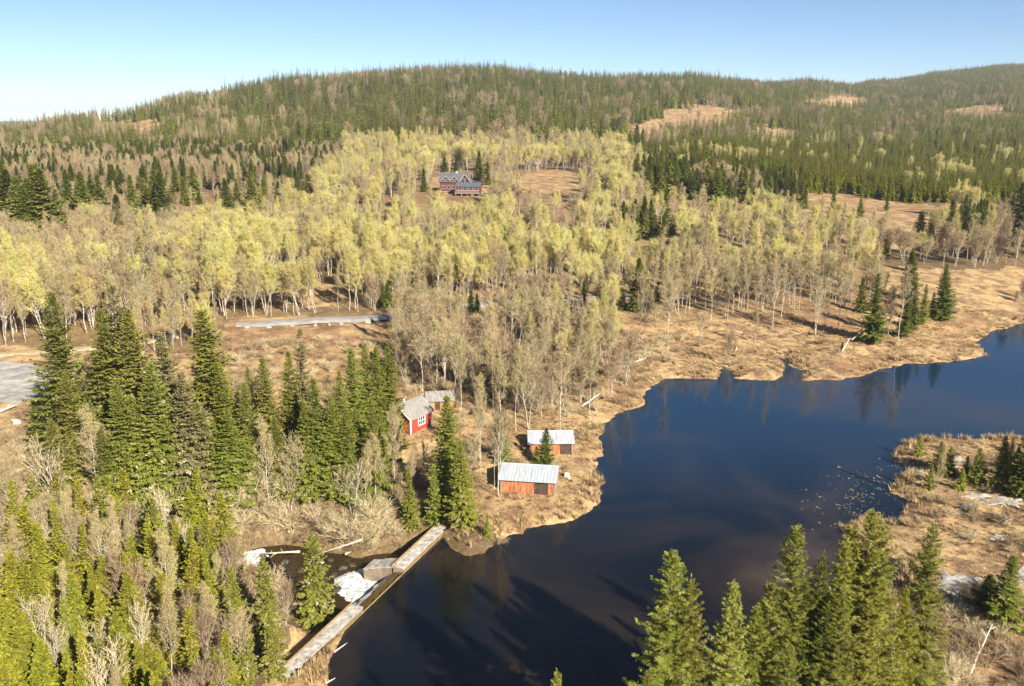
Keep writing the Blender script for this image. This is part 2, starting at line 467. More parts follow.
def ground_mat():
    m, nt, out = new_mat('spring_ground')
    p = N(nt, 'ShaderNodeBsdfPrincipled'); p.inputs['Roughness'].default_value = 0.95; p.inputs['Specular IOR Level'].default_value = 0.1
    tc = N(nt, 'ShaderNodeTexCoord'); v = tc.outputs['Object']
    big = noise(nt, 0.035, 4, 0.55, v); mid = noise(nt, 0.23, 6, 0.65, v, 0.4); fine = noise(nt, 1.8, 6, 0.7, v); tiny = noise(nt, 7.0, 3, 0.6, v)
    straw = ramp(nt, fine, [(0.25, (0.24, 0.15, 0.072)), (0.5, (0.46, 0.31, 0.155)), (0.75, (0.62, 0.45, 0.25))])
    brown = ramp(nt, fine, [(0.25, (0.095, 0.055, 0.032)), (0.55, (0.22, 0.13, 0.075)), (0.8, (0.36, 0.24, 0.14))])
    rust = ramp(nt, tiny, [(0.3, (0.22, 0.11, 0.055)), (0.7, (0.38, 0.21, 0.11))])
    f1 = ramp(nt, mid, [(0.42, 0.0), (0.60, 1.0)])
    c = mixc(nt, f1, straw, brown)
    f2 = ramp(nt, big, [(0.52, 0.0), (0.66, 0.7)])
    c = mixc(nt, f2, c, rust)
    at = N(nt, 'ShaderNodeAttribute', attribute_name='tone')
    litter = ramp(nt, fine, [(0.25, (0.055, 0.038, 0.020)), (0.5, (0.125, 0.085, 0.046)), (0.75, (0.26, 0.19, 0.11))])
    lf = N(nt, 'ShaderNodeMath', operation='MULTIPLY'); lf.inputs[1].default_value = .85; nt.links.new(at.outputs['Fac'], lf.inputs[0])
    c = mixc(nt, lf.outputs[0], c, litter)
    green = ramp(nt, noise(nt, 0.11, 5, 0.6, v), [(0.60, 0.0), (0.72, 0.45)])
    c = mixc(nt, green, c, (0.26, 0.23, 0.08))
    nt.links.new(c, p.inputs['Base Color'])
    b = N(nt, 'ShaderNodeBump'); b.inputs['Strength'].default_value = 0.7; b.inputs['Distance'].default_value = 0.25
    nt.links.new(fine, b.inputs['Height'])
    b2 = N(nt, 'ShaderNodeBump'); b2.inputs['Strength'].default_value = 0.6; b2.inputs['Distance'].default_value = 0.08
    nt.links.new(tiny, b2.inputs['Height']); nt.links.new(b.outputs[0], b2.inputs['Normal'])
    nt.links.new(b2.outputs[0], p.inputs['Normal']); nt.links.new(p.outputs[0], out.inputs[0])
    return m
M['ground'] = ground_mat()

def water_mat(name, silt, rough=0.03, bump=0.02, bscale=0.9, silt2=None):
    m, nt, out = new_mat(name)
    p = N(nt, 'ShaderNodeBsdfPrincipled'); p.inputs['Roughness'].default_value = rough; p.inputs['IOR'].default_value = 1.333
    tc = N(nt, 'ShaderNodeTexCoord'); v = tc.outputs['Object']
    f = noise(nt, 0.035, 4, 0.55, v, 0.8)
    c = ramp(nt, f, [(0.35, silt), (0.68, silt2 or silt)])
    nt.links.new(c, p.inputs['Base Color'])
    b = N(nt, 'ShaderNodeBump'); b.inputs['Strength'].default_value = bump; b.inputs['Distance'].default_value = 0.2
    nt.links.new(noise(nt, bscale, 3, 0.6, v), b.inputs['Height']); nt.links.new(b.outputs[0], p.inputs['Normal'])
    nt.links.new(p.outputs[0], out.inputs[0])
    return m
def lake_mat():
    m, nt, out = new_mat('peaty_lake_water')
    p = N(nt, 'ShaderNodeBsdfPrincipled'); p.inputs['Roughness'].default_value = 0.035; p.inputs['IOR'].default_value = 1.333
    tc = N(nt, 'ShaderNodeTexCoord'); v = tc.outputs['Object']
    sx = N(nt, 'ShaderNodeSeparateXYZ'); nt.links.new(v, sx.inputs[0])
    far_mix = N(nt, 'ShaderNodeMapRange'); far_mix.inputs['From Min'].default_value = 92; far_mix.inputs['From Max'].default_value = 150; far_mix.interpolation_type = 'SMOOTHSTEP'
    nt.links.new(sx.outputs['Y'], far_mix.inputs[0])
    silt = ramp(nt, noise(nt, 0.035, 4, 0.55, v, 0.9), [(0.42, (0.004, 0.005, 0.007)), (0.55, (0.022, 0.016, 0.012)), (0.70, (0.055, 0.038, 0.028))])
    sky_blue = ramp(nt, noise(nt, 0.02, 3, 0.5, v, 0.6), [(0.35, (0.003, 0.020, 0.052)), (0.55, (0.006, 0.025, 0.058)), (0.72, (0.030, 0.034, 0.050))])  # adds the reflected sky's blue to the far water's own base colour
    nt.links.new(mixc(nt, far_mix.outputs[0], silt, sky_blue), p.inputs['Base Color'])
    nt.links.new(ramp(nt, noise(nt, 0.05, 4, 0.6, v, 1.2), [(0.42, 0.02), (0.62, 0.11)]), p.inputs['Roughness'])
    b = N(nt, 'ShaderNodeBump'); b.inputs['Strength'].default_value = 0.035; b.inputs['Distance'].default_value = 0.2
    nt.links.new(noise(nt, 0.8, 3, 0.6, v), b.inputs['Height']); nt.links.new(b.outputs[0], p.inputs['Normal'])
    nt.links.new(p.outputs[0], out.inputs[0])
    return m
M['lake'] = lake_mat()
M['stream'] = water_mat('brown_stream_water', (0.035, 0.022, 0.010), 0.08, 0.35, 1.6)
M['chute'] = water_mat('amber_chute_water', (0.10, 0.060, 0.022), 0.06, 0.10, 0.9)
def foam_mat():
    m, nt, out = new_mat('white_water_foam'); p = N(nt, 'ShaderNodeBsdfPrincipled'); p.inputs['Roughness'].default_value = .4
    tc = N(nt, 'ShaderNodeTexCoord')
    mp = N(nt, 'ShaderNodeMapping'); mp.inputs['Rotation'].default_value = (0, 0, -math.atan2(DNOR[1], DNOR[0])); mp.inputs['Scale'].default_value = (.45, 1.6, 1)
    mp.vector_type = 'POINT'; nt.links.new(tc.outputs['Object'], mp.inputs[0]); v = mp.outputs[0]
    f = noise(nt, 1.5, 8, .74, v, 1.0)
    nt.links.new(ramp(nt, f, [(.31, (.06, .045, .03)), (.39, (.32, .31, .29)), (.46, (.60, .60, .60)), (.58, (.80, .81, .82))]), p.inputs['Base Color'])
    b = N(nt, 'ShaderNodeBump'); b.inputs['Strength'].default_value = .8; b.inputs['Distance'].default_value = .2
    nt.links.new(f, b.inputs['Height']); nt.links.new(b.outputs[0], p.inputs['Normal']); nt.links.new(p.outputs[0], out.inputs[0]); return m
M['foam'] = foam_mat()

# ------------------------------------------------------------------ ground sheet
def build_ground():
    az = np.radians(np.concatenate([np.arange(-180, -40, 4.0), np.arange(-40, 40, 0.18), np.arange(40, 180, 4.0)]))
    rr = np.concatenate([np.arange(6, 60, 4.0), np.arange(60, 235, 0.7), np.geomspace(235, 3000, 215), np.geomspace(3050, 12000, 14)])
    A, R = np.meshgrid(az, rr)
    X, Y = R * np.sin(A), R * np.cos(A)
    Z = height(X, Y)
    na, nr = len(az), len(rr)
    g = Geo()
    i = np.arange(nr - 1)[:, None] * na; j = np.arange(na)[None]; k = (j + 1) % na
    Q = np.stack([i + j, i + k, i + k + na, i + j + na], -1).reshape(-1, 4)
    V = np.stack([X, Y, Z], -1).reshape(-1, 3)
    V = np.concatenate([V, [[0, 0, H1(0, 0)]]])
    T = np.stack([np.full(na, len(V) - 1), (np.arange(na) + 1) % na, np.arange(na)], -1)
    C = V[Q].mean(1); cu, cv, _w = project(C); lit = np.zeros(len(Q)); ok_ = C[:, 1] > 20
    for poly, dn, *_r in REG:
        lit = np.where(ok_ & in_poly(cu + 6 * fbm(C[:, 0] / 6, C[:, 1] / 6, 81, 2), cv + 3 * fbm(C[:, 0] / 7, C[:, 1] / 7, 82, 2), poly), min(1, dn * 1.3) if dn > .3 else 0, lit)
    lit = np.where(line_dist(C[:, 0], C[:, 1], STREAM) < 14, 1, lit)
    g.mesh(V, Q[:, ::-1], None, val=lit); g.mesh(V[:0], None, None)
    g.t.append(T); g.ta.append(np.zeros(len(T))); g.tm.append(np.zeros(len(T), int))
    tag(link('ground', g.build('ground', M['ground'], True)), 'rolling spring hillside of dry grass and brown heath', 'ground', kind='structure')
def build_water():
    # lake surface: the outline pushed a few metres under the banks, but ending at the dam
    n = len(SHORE); P = []
    for i in range(n):
        a, b, c = SHORE[i - 1], SHORE[i], SHORE[(i + 1) % n]
        t = (c - a) / np.linalg.norm(c - a); nn = np.array([t[1], -t[0]])
        if poly_sdf(np.array([b[0] + nn[0] * .3]), np.array([b[1] + nn[1] * .3]), SHORE)[0] < 0: nn = -nn
        s = np.dot(b - DAM0, DDIR); w = np.dot(b - DAM0, DNOR)
        P.append(b + nn * (0.15 if (abs(w) < 3 and -3 < s < DLEN + 3) else 4.0))
    bm_v = [(p[0], p[1], 0.0) for p in P]
    me = bpy.data.meshes.new('lake'); me.from_pydata(bm_v, [], [list(range(n))]); me.update()
    import bmesh
    bm = bmesh.new(); bm.from_mesh(me); bmesh.ops.triangulate(bm, faces=bm.faces[:]); bmesh.ops.recalc_face_normals(bm, faces=bm.faces[:])
    for f in bm.faces:
        if f.normal.z < 0: f.normal_flip()
    bm.to_mesh(me); bm.free(); me.materials.append(M['lake'])
    tag(link('lake', me), 'dark blue peaty lake reflecting sky and spruces', 'lake', kind='structure')
    # stream strip
    pts = STREAM; L = []
    for i, p in enumerate(pts):
        t = pts[min(i + 1, len(pts) - 1)] - pts[max(i - 1, 0)]; t /= np.linalg.norm(t); nn = np.array([-t[1], t[0]])
        z = STREAM_Z - 0.03 * i
        hw = 8.0 if i < 5 else 4.0
        L.append([p + nn * hw, p - nn * hw, z])
    g = Geo()
    V = [(*a, z) for a, b, z in L] + [(*b, z) for a, b, z in L]; k = len(L)
    g.mesh(V, [(i, i + 1, i + 1 + k, i + k) for i in range(k - 1)])
    me = g.build('stream', M['stream'], True)
    if me.polygons[0].normal.z < 0: me.flip_normals()
    tag(link('stream', me), 'brown stream running away below the dam', 'stream', kind='structure')
build_water()

# ------------------------------------------------------------------ tree generators
def unit(v): return v / (np.linalg.norm(v, axis=-1, keepdims=True) + 1e-9)

def spruce_mesh(seed, H, R, bare=0.06, dz=0.42, nb=8, step=0.24, fine=1.0, shape=0.85, sparse=0.0, hang=1.0, leader=True, fat=1.0):
    """returns (trunk Geo, crown Geo) of a spruce H metres tall, crown radius R"""
    r = np.random.default_rng(seed)
    tr, cr = Geo(), Geo()
    zs = np.linspace(0, H, 9); wob = np.cumsum(r.normal(0, 0.012 * H / 9, (9, 2)), 0) * 0.5
    r0 = 0.012 * H + 0.03
    P = np.stack([wob[:, 0], wob[:, 1], zs], -1); P[0, 2] = -0.6
    tr.tube(P, r0 * (1 - zs / H) ** 0.9 + 0.012, 6)
    z = H * bare; whorls = []
    while z < H * 0.985:
        whorls.append(z); z += dz * (1 - 0.45 * z / H) * r.uniform(0.8, 1.2)
    lob_tab = r.uniform(0.62, 1.22, (40, 9))
    for z in whorls:
        t = z / H
        n = max(4, int(nb * (1 - 0.35 * t) + r.uniform(-1, 1)))
        a0 = r.uniform(0, 6.28)
        prof = R * min(1.0, (1 - t) ** shape * 1.12) * min(1, 0.55 + (t - bare) * 4)
        for k in range(n):
            if r.random() < sparse: continue
            a = a0 + k * 6.283 / n + r.normal(0, 0.25)
            lob = lob_tab[int(z / 0.9) % 40, int(a / 6.2832 * 9) % 9]
            L = prof * r.uniform(0.68, 1.12) * lob + 0.06
            el = math.radians(-22 + 62 * t ** 1.3 + r.normal(0, 6))
            cx_ = np.interp(z, zs, P[:, 0]); cy_ = np.interp(z, zs, P[:, 1])
            ns = max(2, int(L / step))
            s = (np.arange(ns) + r.uniform(0.3, 0.9, ns)) / ns * 0.97
            s = np.append(s, 1.0)
            sag = 0.22 * L * (1 - t)
            hx = s * L * math.cos(el); hz = s * L * math.sin(el) - sag * np.sin(s * 2.6) * 0.7 + 0.10 * L * s ** 3
            ca, sa = math.cos(a), math.sin(a)
            B = np.stack([cx_ + ca * hx, cy_ + sa * hx, z + hz], -1)
            D = np.array([ca * math.cos(el), sa * math.cos(el), math.sin(el)]); S = np.array([-sa, ca, 0.0])
            if L > 0.8 and fine >= 0.9:
                q = 4; ss = np.linspace(0, 0.8, q)
                bx = ss * L * math.cos(el); bz = ss * L * math.sin(el) - sag * np.sin(ss * 2.6) * .7 + .1 * L * ss ** 3
                tr.tube(np.stack([cx_ + ca * bx, cy_ + sa * bx, z + bz], -1), 0.012 + 0.018 * L / R * (1 - ss), 3, cap=False)
            m = len(B)
            wl = (0.34 * L * (1 - 0.75 * s) + 0.16 * fat) * r.uniform(0.7, 1.2, m)
            tone0 = r.normal(0.42, 0.13); lich = r.random() < 0.16 * (1 - t) + .02
            for side in (-1, 1, 0, 2):
                if side in (-1, 1):
                    d = unit(D * 0.75 + S * side * 0.75 + np.stack([r.normal(0, .15, m), r.normal(0, .15, m), r.normal(-0.22, 0.2, m)], -1)); ln = wl
                elif side == 0:
                    d = unit(D * 1.0 + np.stack([r.normal(0, .3, m), r.normal(0, .3, m), r.normal(0.12, 0.25, m)], -1)); ln = np.minimum(wl, 0.42) * 0.9
                else:
                    if hang <= 0: continue
                    d = unit(D * 0.35 + np.stack([r.normal(0, .3, m), r.normal(0, .3, m), np.full(m, -0.9)], -1)); ln = np.clip(0.30 * L * (1 - t), 0.12, 0.55) * r.uniform(0.6, 1.2, m) * hang
                wd = unit(np.cross(d, np.stack([r.normal(0, .55, m), r.normal(0, .55, m), np.ones(m)], -1)))
                if side == 2: wd = unit(np.cross(d, D) + r.normal(0, .3, (m, 3)))
                w = (0.060 + 0.11 * ln) * fat * r.uniform(0.8, 1.2, m)
                if fine > 1.5:
                    # near trees: each spray is split in three fingers
                    for fo, fl in ((-0.8, .6), (-0.35, .85), (0, 1.0), (0.4, .8), (0.85, .55)):
                        dd = unit(d + wd * fo); l2 = ln * fl * r.uniform(.7, 1.1, m); w2 = w * 0.30
                        b = B + wd * (fo * 0.04) + d * (0.08 * r.uniform(-1, 1, m))[:, None]
                        Qd = np.stack([b, b + dd * (l2 * .5)[:, None] + wd * w2[:, None], b + dd * l2[:, None], b + dd * (l2 * .5)[:, None] - wd * w2[:, None]], 1)
                        cr.quads(Qd, np.clip(tone0 + r.normal(0, 0.12, m) + 0.16 * (s > 0.75) - (0.05 if side == 2 else 0), 0, .93) + (lich * (r.random(m) < .5)))
                else:
                    b = B
                    Qd = np.stack([b, b + d * (ln * .45)[:, None] + wd * w[:, None], b + d * ln[:, None], b + d * (ln * .45)[:, None] - wd * w[:, None]], 1)
                    cr.quads(Qd, np.clip(tone0 + r.normal(0, 0.13, m) + 0.16 * (s > 0.75) - (0.05 if side == 2 else 0), 0, .93) + (lich * (r.random(m) < .5)))
    if leader:
        top = np.array([P[-1, 0], P[-1, 1], H])
        for k in range(10):
            a = r.uniform(0, 6.28); zz = H - 0.6 * H / 20 * (k / 4)
            b = np.array([top[0], top[1], zz]); d = unit(np.array([math.cos(a) * .5, math.sin(a) * .5, 0.9])); wd = unit(np.cross(d, r.normal(0, 1, 3)))
            ln = 0.35
            cr.quads([[b, b + d * .15 + wd * .05, b + d * ln, b + d * .15 - wd * .05]], 0.7)
    return tr, cr

def spruce_far_mesh(seed, H, R, n=26, m=9):
    """small distant spruce: rings of drooping, ragged sprays"""
    r = np.random.default_rng(seed); tr, cr = Geo(), Geo()
    tr.tube([(0, 0, -1), (0, 0, H * .5), (0, 0, H * 0.97)], [0.012 * H, 0.008 * H, 0.02], 4)
    for i in range(n):
        t = (i + r.uniform(0, .8)) / n; z = H * (0.05 + 0.95 * t)
        L = R * (1 - t) ** 0.85 * r.uniform(0.75, 1.15, m) + 0.12
        a = r.uniform(0, 6.28) + np.arange(m) * 6.283 / m + r.normal(0, .2, m)
        dz = -L * (0.55 - 0.9 * t) * r.uniform(.6, 1.3, m)
        w = (6.283 * L / m) * 0.55 + 0.08
        c, s = np.cos(a), np.sin(a); o = np.zeros(m)
        b = np.stack([c * .05 * L, s * .05 * L, z + o + 0.12 * L], -1); e = np.stack([c * L, s * L, z + dz], -1)
        mid = (b + e) / 2 + np.array([0, 0, .06]); sd = np.stack([-s, c, r.normal(0, .35, m)], -1)
        cr.quads(np.stack([b, mid + sd * w[:, None] * .55, e, mid - sd * w[:, None] * .55], 1), np.clip(r.normal(.45, .2, m), 0, 1))
    return tr, cr

def birch_mesh(seed, H, R, leaf=1, nleaf=3000, leaf_size=0.135, ntwig=1800, stems=1, twig_w=0.022, trunk_bare=0.30, nb=26, up=0.55):
    """broadleaf tree: white stem(s), rising limbs, fine twigs; leaf=0 leaves it bare.
    returns (trunk Geo, twig Geo, leaf Geo)"""
    r = np.random.default_rng(seed)
    tr, tw, lf = Geo(), Geo(), Geo()
    tips, dirs = [], []
    for st in range(stems):
        h = H * (1 if st == 0 else r.uniform(0.75, 0.97))
        lean = r.normal(0, 0.03, 2) if stems == 1 else r.normal(0, 0.10, 2)
        zs = np.linspace(0, 1, 10); wob = np.cumsum(r.normal(0, 0.008 * h, (10, 2)), 0)
        P = np.stack([lean[0] * zs * h + wob[:, 0], lean[1] * zs * h + wob[:, 1], zs * h], -1); P[0, 2] = -0.5
        rad = (0.0060 * h + 0.012) * (1 - zs) ** 0.8 + 0.010
        tr.tube(P, rad, 6)
        for b in range(int(nb / (1 if stems == 1 else 1.4))):
            t = trunk_bare + (0.97 - trunk_bare) * ((b + r.uniform(0, 1)) / nb) ** 0.9
            a = b * 2.4 + r.normal(0, .4)
            base = np.array([np.interp(t, zs, P[:, i]) for i in range(3)])
            q = (t - trunk_bare) / (1 - trunk_bare)
            L = R * (0.55 + 0.75 * math.sin(min(1, q * 1.25 + 0.18) * math.pi) ** 0.8) * r.uniform(.75, 1.15)
            el = math.radians(min(84, r.normal(56 + 18 * q, 8) * (up / 0.55)))
            d0 = np.array([math.cos(a) * math.cos(el), math.sin(a) * math.cos(el), math.sin(el)])
            n = 5; s = np.linspace(0, 1, n)
            pts = base + d0 * (s * L)[:, None] + np.array([0, 0, 1.0]) * (0.18 * L * s ** 2)[:, None] + np.cumsum(r.normal(0, .03 * L, (n, 3)), 0)
            pts[0] = base
            r_b = float(np.interp(t, zs, rad)) * 0.55
            tr.tube(pts, r_b * (1 - s * .85) + 0.006, 4, cap=False)
            for k in range(7):
                sk = r.uniform(.25, 1); p0 = np.array([np.interp(sk, s, pts[:, i]) for i in range(3)])
                d = unit(d0 + r.normal(0, .55, 3) + np.array([0, 0, .25])); l2 = L * r.uniform(.22, .45)
                p1 = p0 + d * l2 * .5; p2 = p0 + unit(d + np.array([0, 0, .15])) * l2
                tw.tube([p0, p1, p2], [0.018, .012, .006], 3, cap=False, val=r.uniform(.5, .9))
                for e in (p1, p2, p0 * .4 + p2 * .6): tips.append(e); dirs.append(d)
    tips = np.array(tips); dirs = np.array(dirs)
    # fine twigs fan out of the branchlets
    k = r.integers(0, len(tips), ntwig)
    b = tips[k] + r.normal(0, .05, (ntwig, 3)); d = unit(dirs[k] + r.normal(0, .50, (ntwig, 3)) + np.array([0, 0, .35]))
    ln = r.uniform(.35, 1.0, ntwig) * R * 0.30 + .12
    wd = unit(np.cross(d, r.normal(0, 1, (ntwig, 3)))) * (twig_w * r.uniform(.6, 1.3, ntwig))[:, None]
    e = b + d * ln[:, None] - np.array([0, 0, 1]) * (0.06 * ln)[:, None]
    tw.tris(np.stack([b - wd, b + wd, e], 1), np.clip(r.normal(.45, .2, ntwig), 0, 1))
    if leaf and nleaf:
        k2 = r.integers(0, ntwig, nleaf); f = r.uniform(0.1, 1.0, nleaf)[:, None]
        c = b[k2] * (1 - f) + e[k2] * f + r.normal(0, .16, (nleaf, 3))
        u1 = unit(r.normal(0, 1, (nleaf, 3)) + np.array([0, 0, .2])); u2 = unit(np.cross(u1, r.normal(0, 1, (nleaf, 3))))
        sz = (leaf_size * r.uniform(.55, 1.3, nleaf))[:, None]
        clump = np.clip(0.5 + r.normal(0, .2, nleaf), 0, 1)
        lf.quads(np.stack([c - u1 * sz, c + u2 * sz * .55, c + u1 * sz, c - u2 * sz * .55], 1), clump)
    return tr, tw, lf

def shrub_mesh(seed, H, R, n=34, twigs=900, w=0.03):
    r = np.random.default_rng(seed); st, tw = Geo(), Geo(); tips, dr = [], []
    for i in range(n):
        a = r.uniform(0, 6.28); sp = r.uniform(.1, 1) ** .7; h = H * r.uniform(.6, 1.05) * (1 - .35 * sp)
        s = np.linspace(0, 1, 6); rr = R * sp
        bend = s ** 1.7 * rr
        P = np.stack([math.cos(a) * (bend + .12 * R * sp), math.sin(a) * (bend + .12 * R * sp), h * (s - .28 * sp * s ** 3)], -1) + np.cumsum(r.normal(0, .02 * H, (6, 3)), 0) * np.array([1, 1, .3])
        P[0, 2] = -.3
        st.tube(P, w * (1 - s * .8) + .006, 4, cap=False, val=r.uniform(.3, .9))
        for q in range(8):
            f = r.uniform(.3, 1); tips.append([np.interp(f, s, P[:, j]) for j in range(3)]); dr.append(unit(P[-1] - P[0]))
    tips, dr = np.array(tips), np.array(dr)
    k = r.integers(0, len(tips), twigs); b = tips[k]; d = unit(dr[k] + r.normal(0, .6, (twigs, 3)))
    ln = r.uniform(.12, .34, twigs) * H; wd = unit(np.cross(d, r.normal(0, 1, (twigs, 3)))) * (w * .5)
    tw.tris(np.stack([b - wd, b + wd, b + d * ln[:, None]], 1), np.clip(r.normal(.5, .22, twigs), 0, 1))
    return st, tw

# prototypes: {kind: [(meshes for parts), ref height]}
PROTO = {}
def proto_spruce(kind, specs, mat, far=False):
    L = []
    for sd, Hh, R, kw in specs:
        t, c = (spruce_far_mesh if far else spruce_mesh)(sd, Hh, R, **kw)
        L.append(dict(H=Hh, R=R, geos=[('trunk', t, M['bark_spruce']), ('crown', c, mat)]))
    PROTO[kind] = L
NEAR = dict(fine=2, step=0.24, dz=0.42, nb=9, shape=.62)
proto_spruce('spruce_near', [(1, 24, 3.3, dict(NEAR, sparse=.14)), (2, 22, 2.9, dict(NEAR, sparse=.05)), (3, 25, 3.4, dict(NEAR, hang=1.4)), (4, 23, 3.0, dict(NEAR, hang=1.3, sparse=.1))], M['spruce_olive'])
TALL = dict(shape=.72, nb=9)
proto_spruce('spruce_tall', [(11, 22, 3.2, dict(TALL, sparse=.10)), (12, 22, 2.8, dict(TALL)), (13, 22, 3.4, dict(TALL, sparse=.06, hang=1.3)), (14, 20, 2.7, dict(TALL, shape=.65)), (15, 21, 3.1, dict(TALL, sparse=.2, hang=1.4)), (16, 22, 3.0, dict(TALL, sparse=.14, shape=.66))], M['spruce_green'])
proto_spruce('spruce_sparse', [(21, 21, 2.6, dict(sparse=.42, hang=1.5, nb=8, shape=.7)), (22, 20, 2.5, dict(sparse=.35, hang=1.4, shape=.7))], M['spruce_grey'])
proto_spruce('spruce_young', [(31, 9, 1.9, dict(bare=.03, dz=.34, step=.2)), (32, 9, 1.65, dict(bare=.03, dz=.34, step=.2)), (33, 10, 2.0, dict(bare=.03, dz=.36, step=.2, sparse=.1)), (34, 8, 1.8, dict(bare=.02, dz=.32, step=.2))], M['spruce_yellow'])
MIDK = dict(dz=.50, nb=10, step=.36, hang=1.5, shape=.75, fat=1.9)
proto_spruce('spruce_mid', [(41, 15, 2.6, MIDK), (42, 15, 2.2, MIDK), (43, 15, 2.9, dict(MIDK, sparse=.08)), (44, 15, 2.5, dict(MIDK, shape=.65, sparse=.12))], M['spruce_dark'])
proto_spruce('spruce_far', [(51, 14, 1.9, {}), (52, 14, 1.6, {}), (53, 14, 2.2, {}), (54, 13, 1.5, dict(n=22, m=8))], M['spruce_far'], True)
proto_spruce('plantation', [(61, 11, 1.75, {}), (62, 11, 1.6, {}), (63, 10, 1.9, {})], M['plantation'], True)

def proto_birch(kind, specs, leafmat, twigmat, bark):
    L = []
    for sd, Hh, R, kw in specs:
        t, w, f = birch_mesh(sd, Hh, R, **kw)
        geos = [('trunk', t, bark), ('crown', (w, f), (twigmat, leafmat))]
        L.append(dict(H=Hh, R=R, geos=geos))
    PROTO[kind] = L
LF = dict(leaf_size=.080, ntwig=2600, twig_w=.018)
proto_birch('birch_leaf', [(71, 15, 2.7, dict(LF, nleaf=9500)), (72, 14, 2.9, dict(LF, nleaf=11000, stems=3)), (73, 16, 2.4, dict(LF, nleaf=8000)), (74, 12, 2.9, dict(LF, nleaf=11000, stems=4, trunk_bare=.25)), (75, 15, 2.1, dict(LF, nleaf=6500, trunk_bare=.42)), (76, 13, 2.6, dict(LF, nleaf=9000, stems=2, trunk_bare=.32))], M['leaf_spring'], M['twig_pale'], M['bark_birch'])
proto_birch('birch_pale', [(81, 15, 2.6, dict(nleaf=4200, ntwig=2600, leaf_size=.08, twig_w=.018)), (82, 16, 2.3, dict(nleaf=3600, ntwig=2600, leaf_size=.08, twig_w=.018, trunk_bare=.38)), (83, 14, 3.0, dict(nleaf=4500, ntwig=2800, stems=3, leaf_size=.08, twig_w=.018))], M['leaf_pale'], M['twig_grey'], M['bark_birch'])
proto_birch('birch_bare', [(91, 15, 2.4, dict(leaf=0, ntwig=3200, trunk_bare=.35)), (92, 14, 2.8, dict(leaf=0, ntwig=3400, stems=2)), (93, 13, 2.2, dict(leaf=0, ntwig=2600, trunk_bare=.4))], M['leaf_pale'], M['twig_grey'], M['bark_birch'])
proto_birch('alder_bare', [(101, 12, 2.6, dict(leaf=0, ntwig=3600, stems=3, trunk_bare=.18)), (102, 13, 2.3, dict(leaf=0, ntwig=3400, stems=2, trunk_bare=.22)), (103, 11, 2.4, dict(leaf=0, ntwig=3200, stems=4, trunk_bare=.15))], M['leaf_pale'], M['twig_red'], M['bark_grey'])
PROTO['birch_dead'] = []
for sd in (111, 112):
    t, w, f = birch_mesh(sd, 10, 2.6, leaf=0, ntwig=700, stems=2, trunk_bare=.25, nb=20)
    PROTO['birch_dead'].append(dict(H=10, R=2.6, geos=[('trunk', t, M['bark_birch']), ('crown', (w, f), (M['twig_pale'], M['leaf_pale']))]))
PROTO['willow'] = []
for sd, Hh, R, n in ((121, 4.5, 3.0, 40), (122, 5.5, 2.8, 44), (123, 3.5, 2.4, 34)):
    st, tw = shrub_mesh(sd, Hh, R, n, 1100)
    PROTO['willow'].append(dict(H=Hh, R=R, geos=[('stems', st, M['twig_pale']), ('twigs', tw, M['twig_pale'])]))
PROTO['bush'] = []
for sd, Hh, R, n in ((131, 2.0, 1.3, 26), (132, 1.6, 1.2, 24)):
    st, tw = shrub_mesh(sd, Hh, R, n, 700, 0.016)
    PROTO['bush'].append(dict(H=Hh, R=R, geos=[('stems', st, M['twig_red']), ('twigs', tw, M['twig_red'])]))

def merge(geos):
    g = Geo()
    for gi, mi in geos:
        for arr in gi.v: g.v.append(arr)
        for lst, dst, dm, da, src in ((gi.q, g.q, g.qm, g.qa, gi.qa), (gi.t, g.t, g.tm, g.ta, gi.ta)):
            for F, val in zip(lst, src):
                dst.append(F + g.n); dm.append(np.full(len(F), mi)); da.append(np.asarray(val))
        g.n += gi.n
    return g

for kind, L in PROTO.items():
    for i, p in enumerate(L):
        p['parts'] = []; allg = []; mats = []
        for pname, g, m in p['geos']:
            if isinstance(g, tuple):
                gg = merge([(x, j) for j, x in enumerate(g)]); mm = list(m)
            else: gg, mm = g, [m]
            p['parts'].append((pname, gg.build(f'{kind}_{pname}', mm)))
            for x, mmm in (zip(g, m) if isinstance(g, tuple) else [(g, m)]):
                allg.append((x, len(mats))); mats.append(mmm)
        p['joined'] = (allg, mats)

